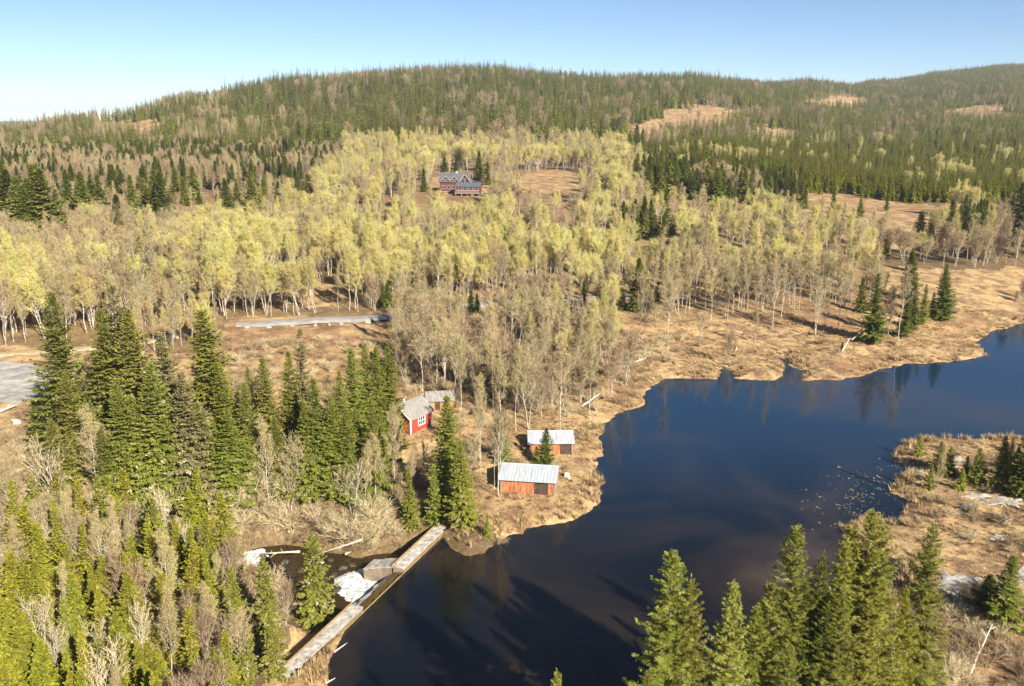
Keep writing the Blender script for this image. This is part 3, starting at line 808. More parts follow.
# ------------------------------------------------------------------ scatter of uncountable masses
def scatter(name, pts, scl, rot, idx, meshes, label, cat):
    """ONE object whose geometry nodes set a prototype on each point"""
    hidden = bpy.data.collections.new(name + '_sources')
    for i, me in enumerate(meshes):
        hidden.objects.link(bpy.data.objects.new(f'{name}_source_{i:03d}', me))
    me = bpy.data.meshes.new(name); n = len(pts)
    me.vertices.add(n); me.vertices.foreach_set('co', np.asarray(pts, np.float32).ravel())
    for an, ty, arr in (('place_turn', 'FLOAT_VECTOR', rot), ('place_scale', 'FLOAT_VECTOR', scl)):
        a = me.attributes.new(an, ty, 'POINT'); a.data.foreach_set('vector', np.asarray(arr, np.float32).ravel())
    a = me.attributes.new('place_kind', 'INT', 'POINT'); a.data.foreach_set('value', np.asarray(idx, np.int32))
    o = link(name, me)
    ng = bpy.data.node_groups.new(name, 'GeometryNodeTree')
    ng.interface.new_socket('Geometry', in_out='INPUT', socket_type='NodeSocketGeometry')
    ng.interface.new_socket('Geometry', in_out='OUTPUT', socket_type='NodeSocketGeometry')
    gi, go = ng.nodes.new('NodeGroupInput'), ng.nodes.new('NodeGroupOutput')
    ci = ng.nodes.new('GeometryNodeCollectionInfo'); ci.inputs['Collection'].default_value = hidden
    ci.inputs['Separate Children'].default_value = True; ci.inputs['Reset Children'].default_value = True
    ip = ng.nodes.new('GeometryNodeInstanceOnPoints'); ip.inputs['Pick Instance'].default_value = True
    L = ng.links.new
    L(gi.outputs[0], ip.inputs['Points']); L(ci.outputs[0], ip.inputs['Instance'])
    def named(nm, dt):
        q = ng.nodes.new('GeometryNodeInputNamedAttribute'); q.data_type = dt; q.inputs['Name'].default_value = nm
        return next(s for s in q.outputs if s.enabled and s.name == 'Attribute')
    L(named('place_kind', 'INT'), ip.inputs['Instance Index'])
    er = ng.nodes.new('FunctionNodeEulerToRotation'); L(named('place_turn', 'FLOAT_VECTOR'), er.inputs[0])
    L(er.outputs[0], ip.inputs['Rotation']); L(named('place_scale', 'FLOAT_VECTOR'), ip.inputs['Scale'])
    L(ip.outputs[0], go.inputs[0])
    md = o.modifiers.new('scatter', 'NODES'); md.node_group = ng
    return tag(o, label, cat, kind='stuff')

# ------------------------------------------------------------------ where trees stand
TREES = []     # dicts: kind, var, x, y, z, H, wid, rot, mat, hero
def add_tree(kind, p, H, wid=1.0, mat=None, var=None, hero=True, lean=None):
    L = PROTO[kind]
    TREES.append(dict(kind=kind, var=random.randrange(len(L)) if var is None else var % len(L), x=p[0], y=p[1], z=p[2], H=H, wid=wid,
                      rot=random.uniform(0, 6.28), mat=mat, hero=hero))

# --- trees read one by one off the photograph: top pixel and height
for i, (u, v, H, kind, mat, wid) in enumerate([
    (46, 293, 24, 'spruce_tall', 'spruce_olive', 1.0), (115, 284, 25, 'spruce_sparse', None, 1.0), (103, 309, 22, 'spruce_tall', 'spruce_olive', 1.05),
    (129, 307, 23, 'spruce_tall', 'spruce_olive', 1.0), (162, 333, 21, 'spruce_tall', 'spruce_grey', 1.1), (204, 308, 23, 'spruce_tall', 'spruce_olive', 1.2),
    (88, 400, 12, 'spruce_tall', 'spruce_olive', .9), (198, 404, 13, 'spruce_tall', 'spruce_olive', 1.1), (299, 328, 21, 'spruce_sparse', None, 1.0),
    (264, 356, 17, 'spruce_tall', 'spruce_olive', 1.0), (287, 352, 18, 'spruce_tall', None, 1.0), (244, 384, 15, 'spruce_tall', 'spruce_olive', 1.0),
    (227, 409, 14, 'spruce_tall', None, 1.2), (314, 379, 17, 'spruce_tall', None, 1.2), (337, 371, 17, 'spruce_tall', 'spruce_olive', 1.0),
    (351, 347, 18, 'spruce_tall', None, 1.0), (363, 345, 18, 'spruce_tall', None, .95), (375, 346, 18, 'spruce_tall', None, .95), (388, 343, 18, 'spruce_tall', None, 1.0),
    (329, 394, 15, 'spruce_tall', None, 1.1), (302, 405, 14, 'spruce_tall', None, 1.1), (150, 365, 19, 'spruce_tall', 'spruce_olive', 1.0), (182, 372, 19, 'spruce_tall', 'spruce_grey', 1.0),
    (222, 362, 17, 'spruce_tall', None, 1.0), (63, 372, 16, 'spruce_tall', 'spruce_olive', 1.0), (140, 400, 15, 'spruce_tall', 'spruce_olive', 1.0), (118, 380, 18, 'spruce_tall', 'spruce_olive', 1.0),
    (345, 410, 14, 'spruce_tall', None, 1.1), (372, 398, 15, 'spruce_tall', None, 1.0), (275, 420, 12, 'spruce_tall', None, 1.0), (168, 420, 13, 'spruce_tall', 'spruce_olive', 1.0),
    (102, 432, 12, 'spruce_tall', 'spruce_olive', 1.0), (52, 420, 11, 'spruce_tall', 'spruce_olive', 1.1), (34, 400, 9, 'spruce_tall', None, .9),
    # young growth downstream of the dam
    (9, 480, 10, 'spruce_young', None, .85), (30, 477, 9.5, 'spruce_young', 'spruce_olive', .9), (36, 523, 9, 'spruce_young', None, 1), (55, 502, 9, 'spruce_young', None, .9),
    (75, 480, 10, 'spruce_young', None, .9), (101, 475, 10, 'spruce_young', 'spruce_olive', 1), (123, 469, 10, 'spruce_young', None, 1), (102, 507, 8, 'spruce_young', None, .9),
    (194, 473, 11, 'spruce_young', None, 1), (222, 492, 10, 'spruce_young', None, .9), (129, 536, 8, 'spruce_young', None, 1), (206, 553, 8, 'spruce_young', None, .9),
    (231, 568, 8, 'spruce_young', None, .9), (262, 563, 9, 'spruce_young', 'spruce_olive', .95), (7, 552, 9, 'spruce_young', None, 1.1), (23, 559, 9, 'spruce_young', None, 1.1),
    (73, 573, 8.5, 'spruce_young', None, 1.1), (125, 573, 8.5, 'spruce_young', None, 1.1), (160, 574, 8.5, 'spruce_young', None, 1.2), (196, 607, 7, 'spruce_young', None, 1),
    (39, 640, 7, 'spruce_young', None, 1.1), (240, 620, 6.5, 'spruce_young', 'spruce_olive', 1.1), (100, 625, 7, 'spruce_young', None, 1.1), (160, 650, 6, 'spruce_young', None, 1.1),
    (60, 600, 7.5, 'spruce_young', 'spruce_olive', 1.0), (15, 615, 8, 'spruce_young', None, 1.1), (150, 500, 9, 'spruce_young', 'spruce_olive', 1.0), (175, 520, 8, 'spruce_young', None, 1.0),
    (270, 610, 7, 'spruce_young', 'spruce_olive', 1.1),
    # tall spruces on the near bank, feet below the frame
    (677, 553, 24, 'spruce_near', None, 1.15), (703, 580, 22, 'spruce_near', None, .95), (732, 577, 22, 'spruce_near', None, .9), (773, 586, 20, 'spruce_near', None, 1.1),
    (798, 527, 24, 'spruce_near', None, 1.05), (815, 553, 22, 'spruce_near', 'spruce_dark', .9), (840, 540, 23, 'spruce_near', None, 1.0), (855, 524, 24, 'spruce_near', None, 1.0),
    (871, 515, 25, 'spruce_near', None, 1.05), (889, 523, 24, 'spruce_near', None, 1.0), (847, 588, 20, 'spruce_near', None, 1.0), (893, 590, 19, 'spruce_near', None, 1.0),
    (911, 588, 18, 'spruce_near', 'spruce_yellow', .8), (938, 521, 22, 'spruce_near', None, 1.0), (648, 674, 17, 'spruce_near', None, .9), (559, 673, 17, 'spruce_near', None, .8),
    (760, 610, 19, 'spruce_near', 'spruce_green', 1.0), (830, 600, 19, 'spruce_near', 'spruce_dark', 1.0), (870, 600, 19, 'spruce_near', None, 1.0), (785, 640, 17, 'spruce_near', None, 1.0),
    ]):
    p = by_top(u, v, H)
    if kind in ('spruce_tall', 'spruce_sparse'): wid *= 1.4 if u < 240 else 1.15
    add_tree(kind, p, H, wid, mat, i)

# --- trees whose foot shows: foot pixel and top row
for i, (u, vb, vt, kind, mat, wid) in enumerate([
    (316, 628, 534, 'spruce_young', 'spruce_olive', 1.0), (411, 533, 468, 'spruce_young', 'spruce_green', .85), (436, 526, 465, 'spruce_young', 'spruce_green', .8), (450, 512, 394, 'spruce_tall', 'spruce_green', 1.15),
    (463, 530, 440, 'spruce_tall', 'spruce_green', 1.1), (487, 538, 512, 'spruce_young', 'spruce_green', .9),
    (503, 465, 411, 'spruce_tall', 'spruce_green', 1.1), (545, 466, 428, 'spruce_young', 'spruce_dark', 1.1), (536, 464, 446, 'spruce_young', 'spruce_green', 1.3),
    (383, 308, 283, 'spruce_mid', None, 1.0), (388, 308, 282, 'spruce_mid', None, 1.0), (471, 315, 290, 'spruce_mid', None, .9), (477, 315, 293, 'spruce_mid', None, .9), (583, 312, 280, 'spruce_mid', None, .9), (622, 310, 283, 'spruce_mid', None, .8), (656, 310, 282, 'spruce_mid', None, .7),
    (872, 344, 273, 'spruce_tall', 'spruce_dark', 1.25), (903, 338, 290, 'spruce_tall', 'spruce_dark', 1.2), (912, 330, 283, 'spruce_tall', 'spruce_dark', 1.1), (922, 325, 284, 'spruce_tall', 'spruce_green', 1.2),
    (942, 321, 263, 'spruce_tall', 'spruce_dark', 1.3), (909, 300, 250, 'spruce_mid', None, 1.0), (931, 318, 292, 'spruce_young', 'spruce_dark', 1.0),
    (938, 474, 441, 'spruce_young', 'spruce_olive', 1.2), (929, 489, 463, 'spruce_young', 'spruce_olive', 1.1), (976, 486, 448, 'spruce_young', 'spruce_green', 1.4), (1000, 490, 436, 'spruce_tall', 'spruce_olive', 1.4),
    (1023, 498, 424, 'spruce_tall', 'spruce_dark', 1.5), (918, 456, 433, 'spruce_young', 'spruce_olive', 1.1), (987, 492, 480, 'spruce_young', 'spruce_yellow', 1.0), (965, 480, 455, 'spruce_young', 'spruce_olive', 1.2), (948, 476, 447, 'spruce_young', 'spruce_green', 1.2), (1012, 495, 446, 'spruce_tall', 'spruce_green', 1.4),
    (1000, 628, 556, 'spruce_young', 'spruce_green', 1.35), (986, 616, 574, 'spruce_young', 'spruce_dark', 1.8), (1018, 236, 182, 'spruce_mid', None, 1.1),
    (445, 172, 157, 'spruce_mid', None, 1.2), (456, 172, 158, 'spruce_mid', None, 1.2), (479, 180, 151, 'spruce_mid', None, .9), (488, 185, 162, 'spruce_mid', None, .8),
    (424, 192, 168, 'spruce_mid', None, .8), (502, 170, 160, 'spruce_mid', None, 1.0),
    ]):
    g_ = ground(u, vb)
    d = ray(u, vt); s_ = g_[1] / d[1]; zt = CAM_H + d[2] * s_
    add_tree(kind, g_, max(1.2, zt - g_[2]), wid * (1.3 if kind == 'spruce_mid' else 1.15), mat, i)

# --- slim birches between the huts and on the far shore: foot pixel and top row
for i, (u, vb, vt, kind, wid) in enumerate([
    (481, 468, 385, 'birch_bare', .8), (498, 497, 400, 'birch_bare', .8), (494, 492, 420, 'birch_bare', .6), (503, 432, 352, 'birch_pale', .9), (515, 432, 350, 'birch_pale', .8), (529, 430, 340, 'birch_pale', .9), (560, 442, 345, 'birch_pale', .9),
    (479, 465, 380, 'birch_pale', .7), (409, 503, 446, 'birch_pale', .5), (424, 498, 445, 'birch_pale', .45), (395, 505, 410, 'birch_pale', .9), (424, 397, 320, 'birch_bare', 1), (433, 397, 318, 'birch_bare', 1), (455, 400, 325, 'birch_bare', 1),
    (668, 355, 285, 'birch_bare', .8), (772, 331, 255, 'birch_bare', .7), (815, 335, 268, 'birch_bare', 1), (897, 340, 270, 'birch_bare', .9), (888, 335, 280, 'alder_bare', .8), (640, 345, 285, 'birch_bare', .7), (757, 330, 270, 'birch_bare', .6),
    (838, 330, 275, 'birch_bare', .8), (700, 352, 310, 'birch_bare', .6), (728, 365, 325, 'alder_bare', .7), (610, 400, 335, 'alder_bare', .9), (590, 420, 340, 'birch_pale', .9), (625, 385, 325, 'alder_bare', .9),
    (375, 512, 440, 'birch_pale', 1), (365, 516, 445, 'birch_pale', 1), (290, 520, 432, 'birch_pale', .9), (270, 525, 425, 'birch_pale', .8), (352, 520, 455, 'birch_dead', 1),
    (98, 575, 515, 'birch_dead', 1), (168, 575, 515, 'birch_dead', 1.1), (192, 580, 522, 'birch_dead', 1), (82, 585, 510, 'birch_pale', 1), (18, 560, 510, 'birch_dead', .9), (48, 660, 590, 'birch_dead', 1), (240, 680, 600, 'birch_pale', 1),
    (212, 665, 590, 'birch_pale', 1), (145, 670, 600, 'birch_dead', .9), (75, 470, 430, 'birch_dead', .9), (60, 680, 620, 'birch_dead', 1), (115, 690, 610, 'birch_dead', 1), (285, 625, 575, 'alder_bare', 1),
    (1010, 545, 515, 'birch_bare', .7), (970, 540, 505, 'birch_pale', .7), (1005, 490, 440, 'birch_bare', .6), (935, 500, 445, 'birch_pale', .6),
    ]):
    g_ = ground(u, vb); d = ray(u, vt); s_ = g_[1] / d[1]; zt = CAM_H + d[2] * s_
    add_tree(kind, g_, max(2.0, zt - g_[2]), wid, None, i)

# --- arching willow thickets on the stream bank and bushes
for i, (u, vb, H, kind, wid) in enumerate([
    (262, 520, 5.5, 'willow', 1.2), (278, 535, 5, 'willow', 1.2), (250, 505, 6, 'willow', 1.2), (292, 530, 5, 'willow', 1.1), (240, 535, 4.5, 'willow', 1.2), (350, 545, 5, 'willow', 1.1), (365, 545, 5, 'willow', 1.1), (338, 540, 4.5, 'willow', 1.0),
    (378, 540, 4, 'willow', 1.0), (320, 530, 4.5, 'willow', 1.0), (285, 600, 3.5, 'willow', 1.0), (275, 590, 3, 'willow', 1.1), (372, 530, 6, 'willow', .9), (290, 505, 6, 'willow', 1.1), (270, 485, 6, 'willow', 1.1),
    (940, 640, 3, 'bush', 1.4), (965, 655, 2.6, 'bush', 1.4), (985, 670, 2.6, 'bush', 1.4), (920, 660, 3, 'willow', .8), (1005, 660, 2.4, 'bush', 1.4), (950, 680, 3, 'willow', .8), (930, 625, 2.4, 'bush', 1.2),
    (620, 405, 2.4, 'bush', 1.5), (605, 400, 3, 'willow', .9), (632, 398, 2.5, 'bush', 1.6), (596, 412, 2.5, 'willow', .9), (640, 390, 2, 'bush', 1.5), (612, 380, 3, 'willow', .9), (945, 505, 1.8, 'bush', 1.3), (975, 520, 1.8, 'bush', 1.3), (1000, 525, 2, 'bush', 1.3),
    (80, 395, 3.5, 'bush', 1.6), (93, 385, 3.5, 'bush', 1.6), (100, 378, 3, 'willow', .8), (255, 350, 2.5, 'bush', 1.6), (285, 345, 2.5, 'bush', 1.6), (330, 372, 3, 'willow', .9), (350, 365, 3, 'willow', .9), (310, 380, 3, 'willow', .8),
    (500, 545, 1.4, 'bush', 1.2), (470, 505, 2.0, 'bush', 1.2), (440, 470, 2.0, 'bush', 1.2), (910, 320, 2.5, 'willow', .8), (896, 345, 2.5, 'willow', .8),
    ]):
    add_tree(kind, ground(u, vb), H, wid, None, i)
for i, (u, vb, vt) in enumerate([(13,221,169),(39,228,164),(47,230,168),(27,232,185),(70,208,169),(84,211,171),(100,209,174),(116,192,164),(119,225,194),(134,215,174),(146,214,178),(156,218,169),(165,222,172),(177,203,166),(194,200,166),(201,218,191),(228,215,178),(238,214,182),(253,218,172),(265,203,174),(278,204,181),(299,199,174),(309,199,174),(242,172,154),(4,216,176),(60,226,188),(20,226,176),(33,230,178),(92,206,178),(185,206,176),(706,201,164),(717,203,167),(695,200,168),(744,201,167),(770,198,176),(781,199,178),(793,202,181),(805,209,188),(860,218,198),(754,206,186),(919,239,211),(930,240,214),(959,224,204),(885,259,238),(911,271,248),(660,196,162),(668,196,160),(676,197,164),(683,197,166),(650,195,168),(644,238,211),(654,240,214),(637,241,224),(664,237,216),(672,234,214),(528,234,218),(636,152,124),(642,152,128),(630,152,130),(690,196,172),(728,204,178)]):
    g_ = ground(u, vb); d = ray(u, vt); s_ = g_[1] / d[1]; zt = CAM_H + d[2] * s_
    add_tree('spruce_mid', g_, max(4, zt - g_[2]), random.uniform(1.15, 1.75), (None, 'spruce_green', 'spruce_olive', 'spruce_green')[i % 4], i)
HERO_XY = np.array([(t['x'], t['y']) for t in TREES])

ROAD = np.array([ground(u, v)[:2] for u, v in [(60, 348), (120, 343), (180, 334), (236, 325), (270, 324), (310, 322), (350, 320), (383, 318), (420, 312), (470, 306), (530, 301), (585, 298), (640, 296)]])
# --- the woods: cover read from the photograph, by the ground pixel a tree stands on
def ell(u, v, ru, rv): return [(u + ru * math.cos(a), v + rv * math.sin(a)) for a in np.linspace(0, 6.283, 16, endpoint=False)]
def rect(a, b, c, d): return [(a, b), (c, b), (c, d), (a, d)]
W_FAR = 'far'
REG = [  # polygon, share of places taken, kinds with weights, height range
    (rect(-900, -50, 2000, 2000), 0.0, {'bush': 1}, (1, 2)),
    (rect(-900, -50, 2000, 172), .9, {'spruce_far': .85, 'alder_bare': .15}, (9, 14)),
    ([(-900, 20), (330, 60), (335, 150), (430, 165), (430, 172), (-900, 172)], .9, {'spruce_far': .84, 'alder_bare': .10, 'birch_pale': .06}, (9, 15)),
    ([(200, 40), (760, 40), (700, 112), (600, 146), (320, 152), (220, 110)], 1.0, {'spruce_far': .985, 'alder_bare': .015}, (11, 22)),
    ([(700, 40), (2000, 40), (2000, 150), (700, 130)], .95, {'spruce_far': .92, 'alder_bare': .08}, (10, 16)),
    ([(700, 40), (850, 40), (850, 92), (700, 95)], 1.0, {'spruce_far': .9, 'alder_bare': .1}, (9, 16)),
    ([(880, 40), (2000, 40), (2000, 93), (905, 90)], 1.0, {'spruce_far': .97, 'alder_bare': .03}, (9, 14)),
    ([(780, 102), (900, 108), (2000, 120), (2000, 150), (760, 150), (740, 138)], 1.0, {'spruce_far': .94, 'alder_bare': .06}, (9, 15)),
    ([(-900, 158), (330, 156), (440, 168), (330, 196), (-900, 200)], .75, {'spruce_mid': .50, 'alder_bare': .32, 'birch_pale': .18}, (7, 12)),
    ([(-900, 198), (330, 190), (290, 225), (220, 244), (130, 250), (-900, 252)], .38, {'spruce_mid': .2, 'alder_bare': .5, 'birch_pale': .3}, (4, 8)),
    ([(350, 152), (480, 146), (620, 148), (650, 168), (760, 190), (800, 215), (860, 240), (2000, 238), (2000, 268), (930, 264), (880, 300), (700, 312), (600, 308), (430, 330), (300, 318), (250, 300), (215, 262), (235, 235), (300, 200), (345, 172)], .46,
     {'birch_leaf': .50, 'birch_pale': .32, 'alder_bare': .12, 'birch_bare': .06}, (9, 15)),
    ([(-900, 252), (130, 250), (220, 244), (280, 270), (310, 318), (240, 316), (130, 346), (-900, 352)], .5, {'birch_leaf': .36, 'birch_pale': .28, 'alder_bare': .22, 'birch_bare': .14}, (10, 15)),
    (ell(225, 285, 50, 24), .9, {'birch_leaf': .9, 'birch_pale': .1}, (13, 17)),
    ([(872, 226), (2000, 215), (2000, 270), (930, 268), (872, 285)], .85, {'birch_bare': .42, 'alder_bare': .34, 'birch_pale': .2, 'birch_leaf': .04}, (9, 14)),
    (ell(945, 228, 50, 14), .5, {'birch_leaf': .6, 'birch_pale': .3, 'spruce_mid': .1}, (10, 14)),
    ([(620, 152), (700, 148), (2000, 140), (2000, 222), (900, 204), (760, 190), (650, 170)], 1.35, {'plantation': .992, 'birch_leaf': .008}, (8, 12)),
    ([(620, 158), (660, 166), (800, 190), (930, 210), (930, 222), (860, 214), (800, 206), (700, 190), (640, 178)], .35, {'alder_bare': .4, 'birch_pale': .4, 'birch_leaf': .2}, (5, 9)),
    ([(785, 192), (850, 194), (945, 209), (975, 228), (900, 250), (850, 246), (800, 222)], .05, {'birch_bare': .4, 'spruce_mid': .3, 'bush': .3}, (4, 10)),
    (ell(668, 192, 30, 9), 1.0, {'spruce_mid': 1}, (11, 16)), (ell(740, 198, 60, 8), .5, {'spruce_mid': .8, 'birch_pale': .2}, (9, 14)), (ell(650, 232, 42, 10), .6, {'spruce_mid': .8, 'birch_leaf': .2}, (9, 14)),
    (ell(780, 205, 25, 9), .7, {'spruce_mid': .9, 'birch_pale': .1}, (9, 14)), (ell(975, 232, 22, 8), .6, {'spruce_mid': .8, 'alder_bare': .2}, (9, 13)), (ell(525, 218, 14, 12), .7, {'alder_bare': .8, 'spruce_mid': .2}, (10, 14)),
    (ell(460, 184, 32, 12), .0, {'bush': 1}, (1, 2)), (ell(553, 182, 36, 12), .0, {'bush': 1}, (1, 2)),
    (ell(300, 292, 46, 17), .10, {'birch_leaf': .7, 'birch_pale': .3}, (6, 10)), (ell(120, 282, 34, 12), .10, {'birch_pale': .7, 'alder_bare': .3}, (6, 10)), (ell(400, 272, 22, 7), .1, {'birch_leaf': 1}, (8, 11)), (ell(560, 262, 26, 6), .12, {'birch_pale': 1}, (8, 11)), (ell(700, 288, 60, 6), .14, {'birch_pale': 1}, (8, 12)), (ell(385, 232, 20, 6), .15, {'birch_pale': 1}, (7, 10)), (ell(830, 268, 18, 10), .1, {'alder_bare': 1}, (6, 9)),
    # brown clear-cuts on the hillside
    (ell(143, 130, 34, 11), .03, {'alder_bare': 1}, (5, 9)), (ell(282, 121, 19, 9), .05, {'spruce_far': 1}, (5, 9)), (ell(110, 126, 12, 4), .1, {'alder_bare': 1}, (5, 8)),
    ([(596, 147), (632, 128), (668, 108), (700, 103), (746, 112), (742, 124), (700, 128), (650, 140), (620, 150)], .06, {'alder_bare': .7, 'spruce_far': .3}, (6, 12)),
    (ell(770, 134, 32, 8), .02, {'alder_bare': 1}, (4, 8)), (ell(838, 102, 34, 6), .12, {'alder_bare': 1}, (6, 9)), (ell(985, 114, 42, 8), .12, {'alder_bare': 1}, (6, 9)), (ell(590, 142, 30, 4), .3, {'alder_bare': 1}, (6, 9)),
    # bare wood behind the huts
    ([(385, 312), (440, 306), (600, 306), (625, 330), (612, 372), (588, 412), (540, 418), (470, 404), (440, 396), (395, 392)], .36, {'alder_bare': .36, 'birch_bare': .16, 'birch_pale': .36, 'birch_leaf': .12}, (8, 13)),
    ([(600, 300), (880, 292), (882, 312), (770, 322), (640, 326)], .34, {'birch_bare': .5, 'birch_pale': .42, 'spruce_mid': .08}, (9, 14)),
    ([(640, 322), (860, 318), (860, 350), (640, 365)], .05, {'birch_bare': .6, 'bush': .4}, (3, 9)),
    ([(880, 268), (2000, 262), (2000, 330), (960, 345), (880, 320)], .05, {'alder_bare': .5, 'bush': .5}, (3, 7)),
    ([(130, 320), (230, 318), (215, 352), (130, 352)], .5, {'birch_pale': .6, 'birch_leaf': .2, 'alder_bare': .2}, (7, 10)),
    ([(215, 335), (390, 335), (395, 395), (205, 400)], .06, {'birch_pale': .4, 'bush': .6}, (2, 5)),
    ([(400, 398), (470, 402), (520, 425), (470, 510), (410, 520)], .18, {'birch_bare': .5, 'birch_pale': .5}, (9, 13)),
    ([(-400, 470), (-10, 462), (60, 440), (200, 435), (330, 445), (400, 470), (385, 528), (300, 535), (240, 540), (-400, 545)], .7, {'spruce_tall': .44, 'birch_pale': .28, 'alder_bare': .2, 'birch_dead': .06, 'spruce_young': .10}, (8, 13)),
    ([(-500, 540), (240, 545), (292, 640), (262, 684), (170, 900), (-700, 900)], 1.3, {'spruce_young': .60, 'birch_dead': .05, 'birch_pale': .22, 'alder_bare': .13}, (5.5, 10)),
    ([(905, 610), (1200, 560), (1200, 900), (860, 900)], .10, {'bush': .7, 'willow': .3}, (1.5, 3)),
    ([(960, 470), (1200, 455), (1200, 500), (960, 498)], .30, {'spruce_young': .5, 'birch_bare': .3, 'bush': .2}, (2.5, 6)),
    ([(1060, 440), (1300, 420), (1300, 700), (1060, 700)], .25, {'spruce_young': .5, 'birch_bare': .3, 'bush': .2}, (3, 9)),
]
# parts of the picture that nothing put in at random may cover (huts, road, lot, house, dam)
KEEP = [rect(496, 422, 580, 500), rect(398, 394, 446, 442), rect(250, 545, 330, 575), rect(335, 540, 450, 640), ell(460, 181, 30, 14), rect(238, 312, 386, 331), rect(-5, 352, 48, 425),
        ell(552, 181, 32, 10), rect(600, 385, 1100, 430)]

build_ground()

def forest():
    cand = []
    for r0, r1, sp in ((58, 255, 2.5), (255, 640, 4.3), (640, 2700, 6.6)):
        am = math.radians(36.5)
        xs = np.arange(-r1 * math.sin(am), r1 * math.sin(am), sp); ys = np.arange(r0 * math.cos(am), r1, sp)
        X, Y = np.meshgrid(xs, ys); X = X + rng.uniform(-.48, .48, X.shape) * sp; Y = Y + rng.uniform(-.48, .48, X.shape) * sp
        R = np.hypot(X, Y); A = np.arctan2(X, Y)
        ridge = np.interp(A, _TA, _RIDGE_R)
        k = (R >= r0) & (R < r1) & (np.abs(A) < am) & (R < ridge + 50)
        cand.append(np.stack([X[k], Y[k]], -1))
    XY = np.concatenate(cand); x, y = XY.T
    z = height(x, y)
    u, v, w = project(np.stack([x, y, z], -1))
    reg = np.zeros(len(x), int)
    R0 = np.hypot(x, y); far_ = sstep(R0, 250, 700)
    wob_u = 9 * fbm(x / 14, y / 14, 77, 2) + far_ * (34 * fbm(x / 70, y / 70, 79, 3) + 14 * (rng.random(len(x)) - .5)); wob_v = (3.5 * fbm(x / 16 + 40, y / 16, 78, 2)) * (1 - .3 * far_) + far_ * 7 * fbm(x / 60, y / 60 + 9, 80, 3)
    for i, (poly, *_r) in enumerate(REG):
        reg[in_poly(u + wob_u, v + wob_v, poly)] = i
    n_all = 0
    rr = rng.random((len(x), 4))
    lake_d = np.full(len(x), 99.0); nr = np.hypot(x, y) < 300
    lake_d[nr] = poly_sdf(x[nr], y[nr], SHORE)
    str_d = np.full(len(x), 99.0); str_d[nr] = line_dist(x[nr], y[nr], STREAM)
    road_d = np.full(len(x), 99.0); road_d[nr] = line_dist(x[nr], y[nr], ROAD)
    clump = 0.5 + 0.5 * fbm(x / 11, y / 11, 91, 2)
    patchy = fbm(x / 26, y / 26, 95, 3)
    kinds_by_reg = [(list(k), np.cumsum(list(k.values())) / sum(k.values())) for _, _, k, _ in REG]
    dens = np.array([r_[1] for r_ in REG])
    dens = np.where(dens < .3, dens * .65, dens)
    ok = (rr[:, 0] < dens[reg] * np.where((np.hypot(x, y) < 640) & (dens[reg] < 1), 0.35 + 1.25 * clump, 1.0)) & (lake_d > 3.0) & (str_d > np.where(u < 235, 2.6, 6.0)) & (road_d > 5.0) & ((z > 0.4) | ~nr)
    Hs = np.array([r_[3][0] for r_ in REG])[reg] + (np.array([r_[3][1] - r_[3][0] for r_ in REG])[reg]) * rr[:, 2]
    _, vtop, _ = project(np.stack([x, y, z + Hs], -1)); hw_c = 0.12 * Hs * FOC / np.maximum(w, 1)
    for t in TREES:
        if not t['hero'] or t['kind'] not in ('spruce_mid', 'spruce_tall', 'spruce_sparse'): continue
        hu, hv, hd = project(np.array([t['x'], t['y'], t['z']])); _, hvt, _ = project(np.array([t['x'], t['y'], t['z'] + t['H']]))
        if hv > 440: continue
        hh = hv - hvt
        ok &= ~((np.abs(u - hu) < hw_c * .8 + .10 * hh) & (w < hd) & (v > hvt) & (vtop < hv - .38 * hh))
    for i in np.nonzero(ok)[0]:
        ks, cum = kinds_by_reg[reg[i]]
        q = float(np.clip(0.5 + (0.62 * (rr[i, 1] - .5) * 2 + 0.8 * patchy[i]) * .66, 0, .9999)) if REG[reg[i]][1] > .3 else rr[i, 1]
        kind = ks[int(np.searchsorted(cum, q))]
        h0, h1 = REG[reg[i]][3]; H = h0 + (h1 - h0) * rr[i, 2]
        if kind == 'bush': H = min(H, 2.5)
        if kind == 'spruce_far' and (rr[i, 2] * 53.7) % 1 < .10: H *= 1.3
        if nr[i]:
            if len(HERO_XY) and np.min(np.hypot(HERO_XY[:, 0] - x[i], HERO_XY[:, 1] - y[i])) < 1.7: continue
            PP = np.array([[x[i], y[i], z[i] + H * f] for f in (0.15, .4, .7, 1.0)]); uu, vv, ww = project(PP)
            half = 0.13 * H / max(ww[0], 1) * FOC
            if any(in_poly(uu + o, vv, k).any() for k in KEEP for o in (-half, 0, half)): continue
        elif 425 < u[i] < 600 and 140 < v[i] < 240:
            PP = np.array([[x[i], y[i], z[i] + H * f] for f in (.3, .7, 1.0)]); uu, vv, ww = project(PP)
            if any(in_poly(uu, vv, k).any() for k in KEEP[4:8]): continue
        elif 225 < u[i] < 400 and 310 < v[i] < 360:
            PP = np.array([[x[i], y[i], z[i] + H * f] for f in (.3, .7, 1.0)]); uu, vv, ww = project(PP)
            if in_poly(uu, vv, KEEP[5]).any(): continue
        TREES.append(dict(kind=kind, var=int(rr[i, 3] * 997) % len(PROTO[kind]), x=x[i], y=y[i], z=z[i], H=H, wid=0.85 + 0.35 * ((rr[i, 3] * 7.3) % 1), rot=rr[i, 3] * 6.28 * 5, mat=None, hero=False))
forest()
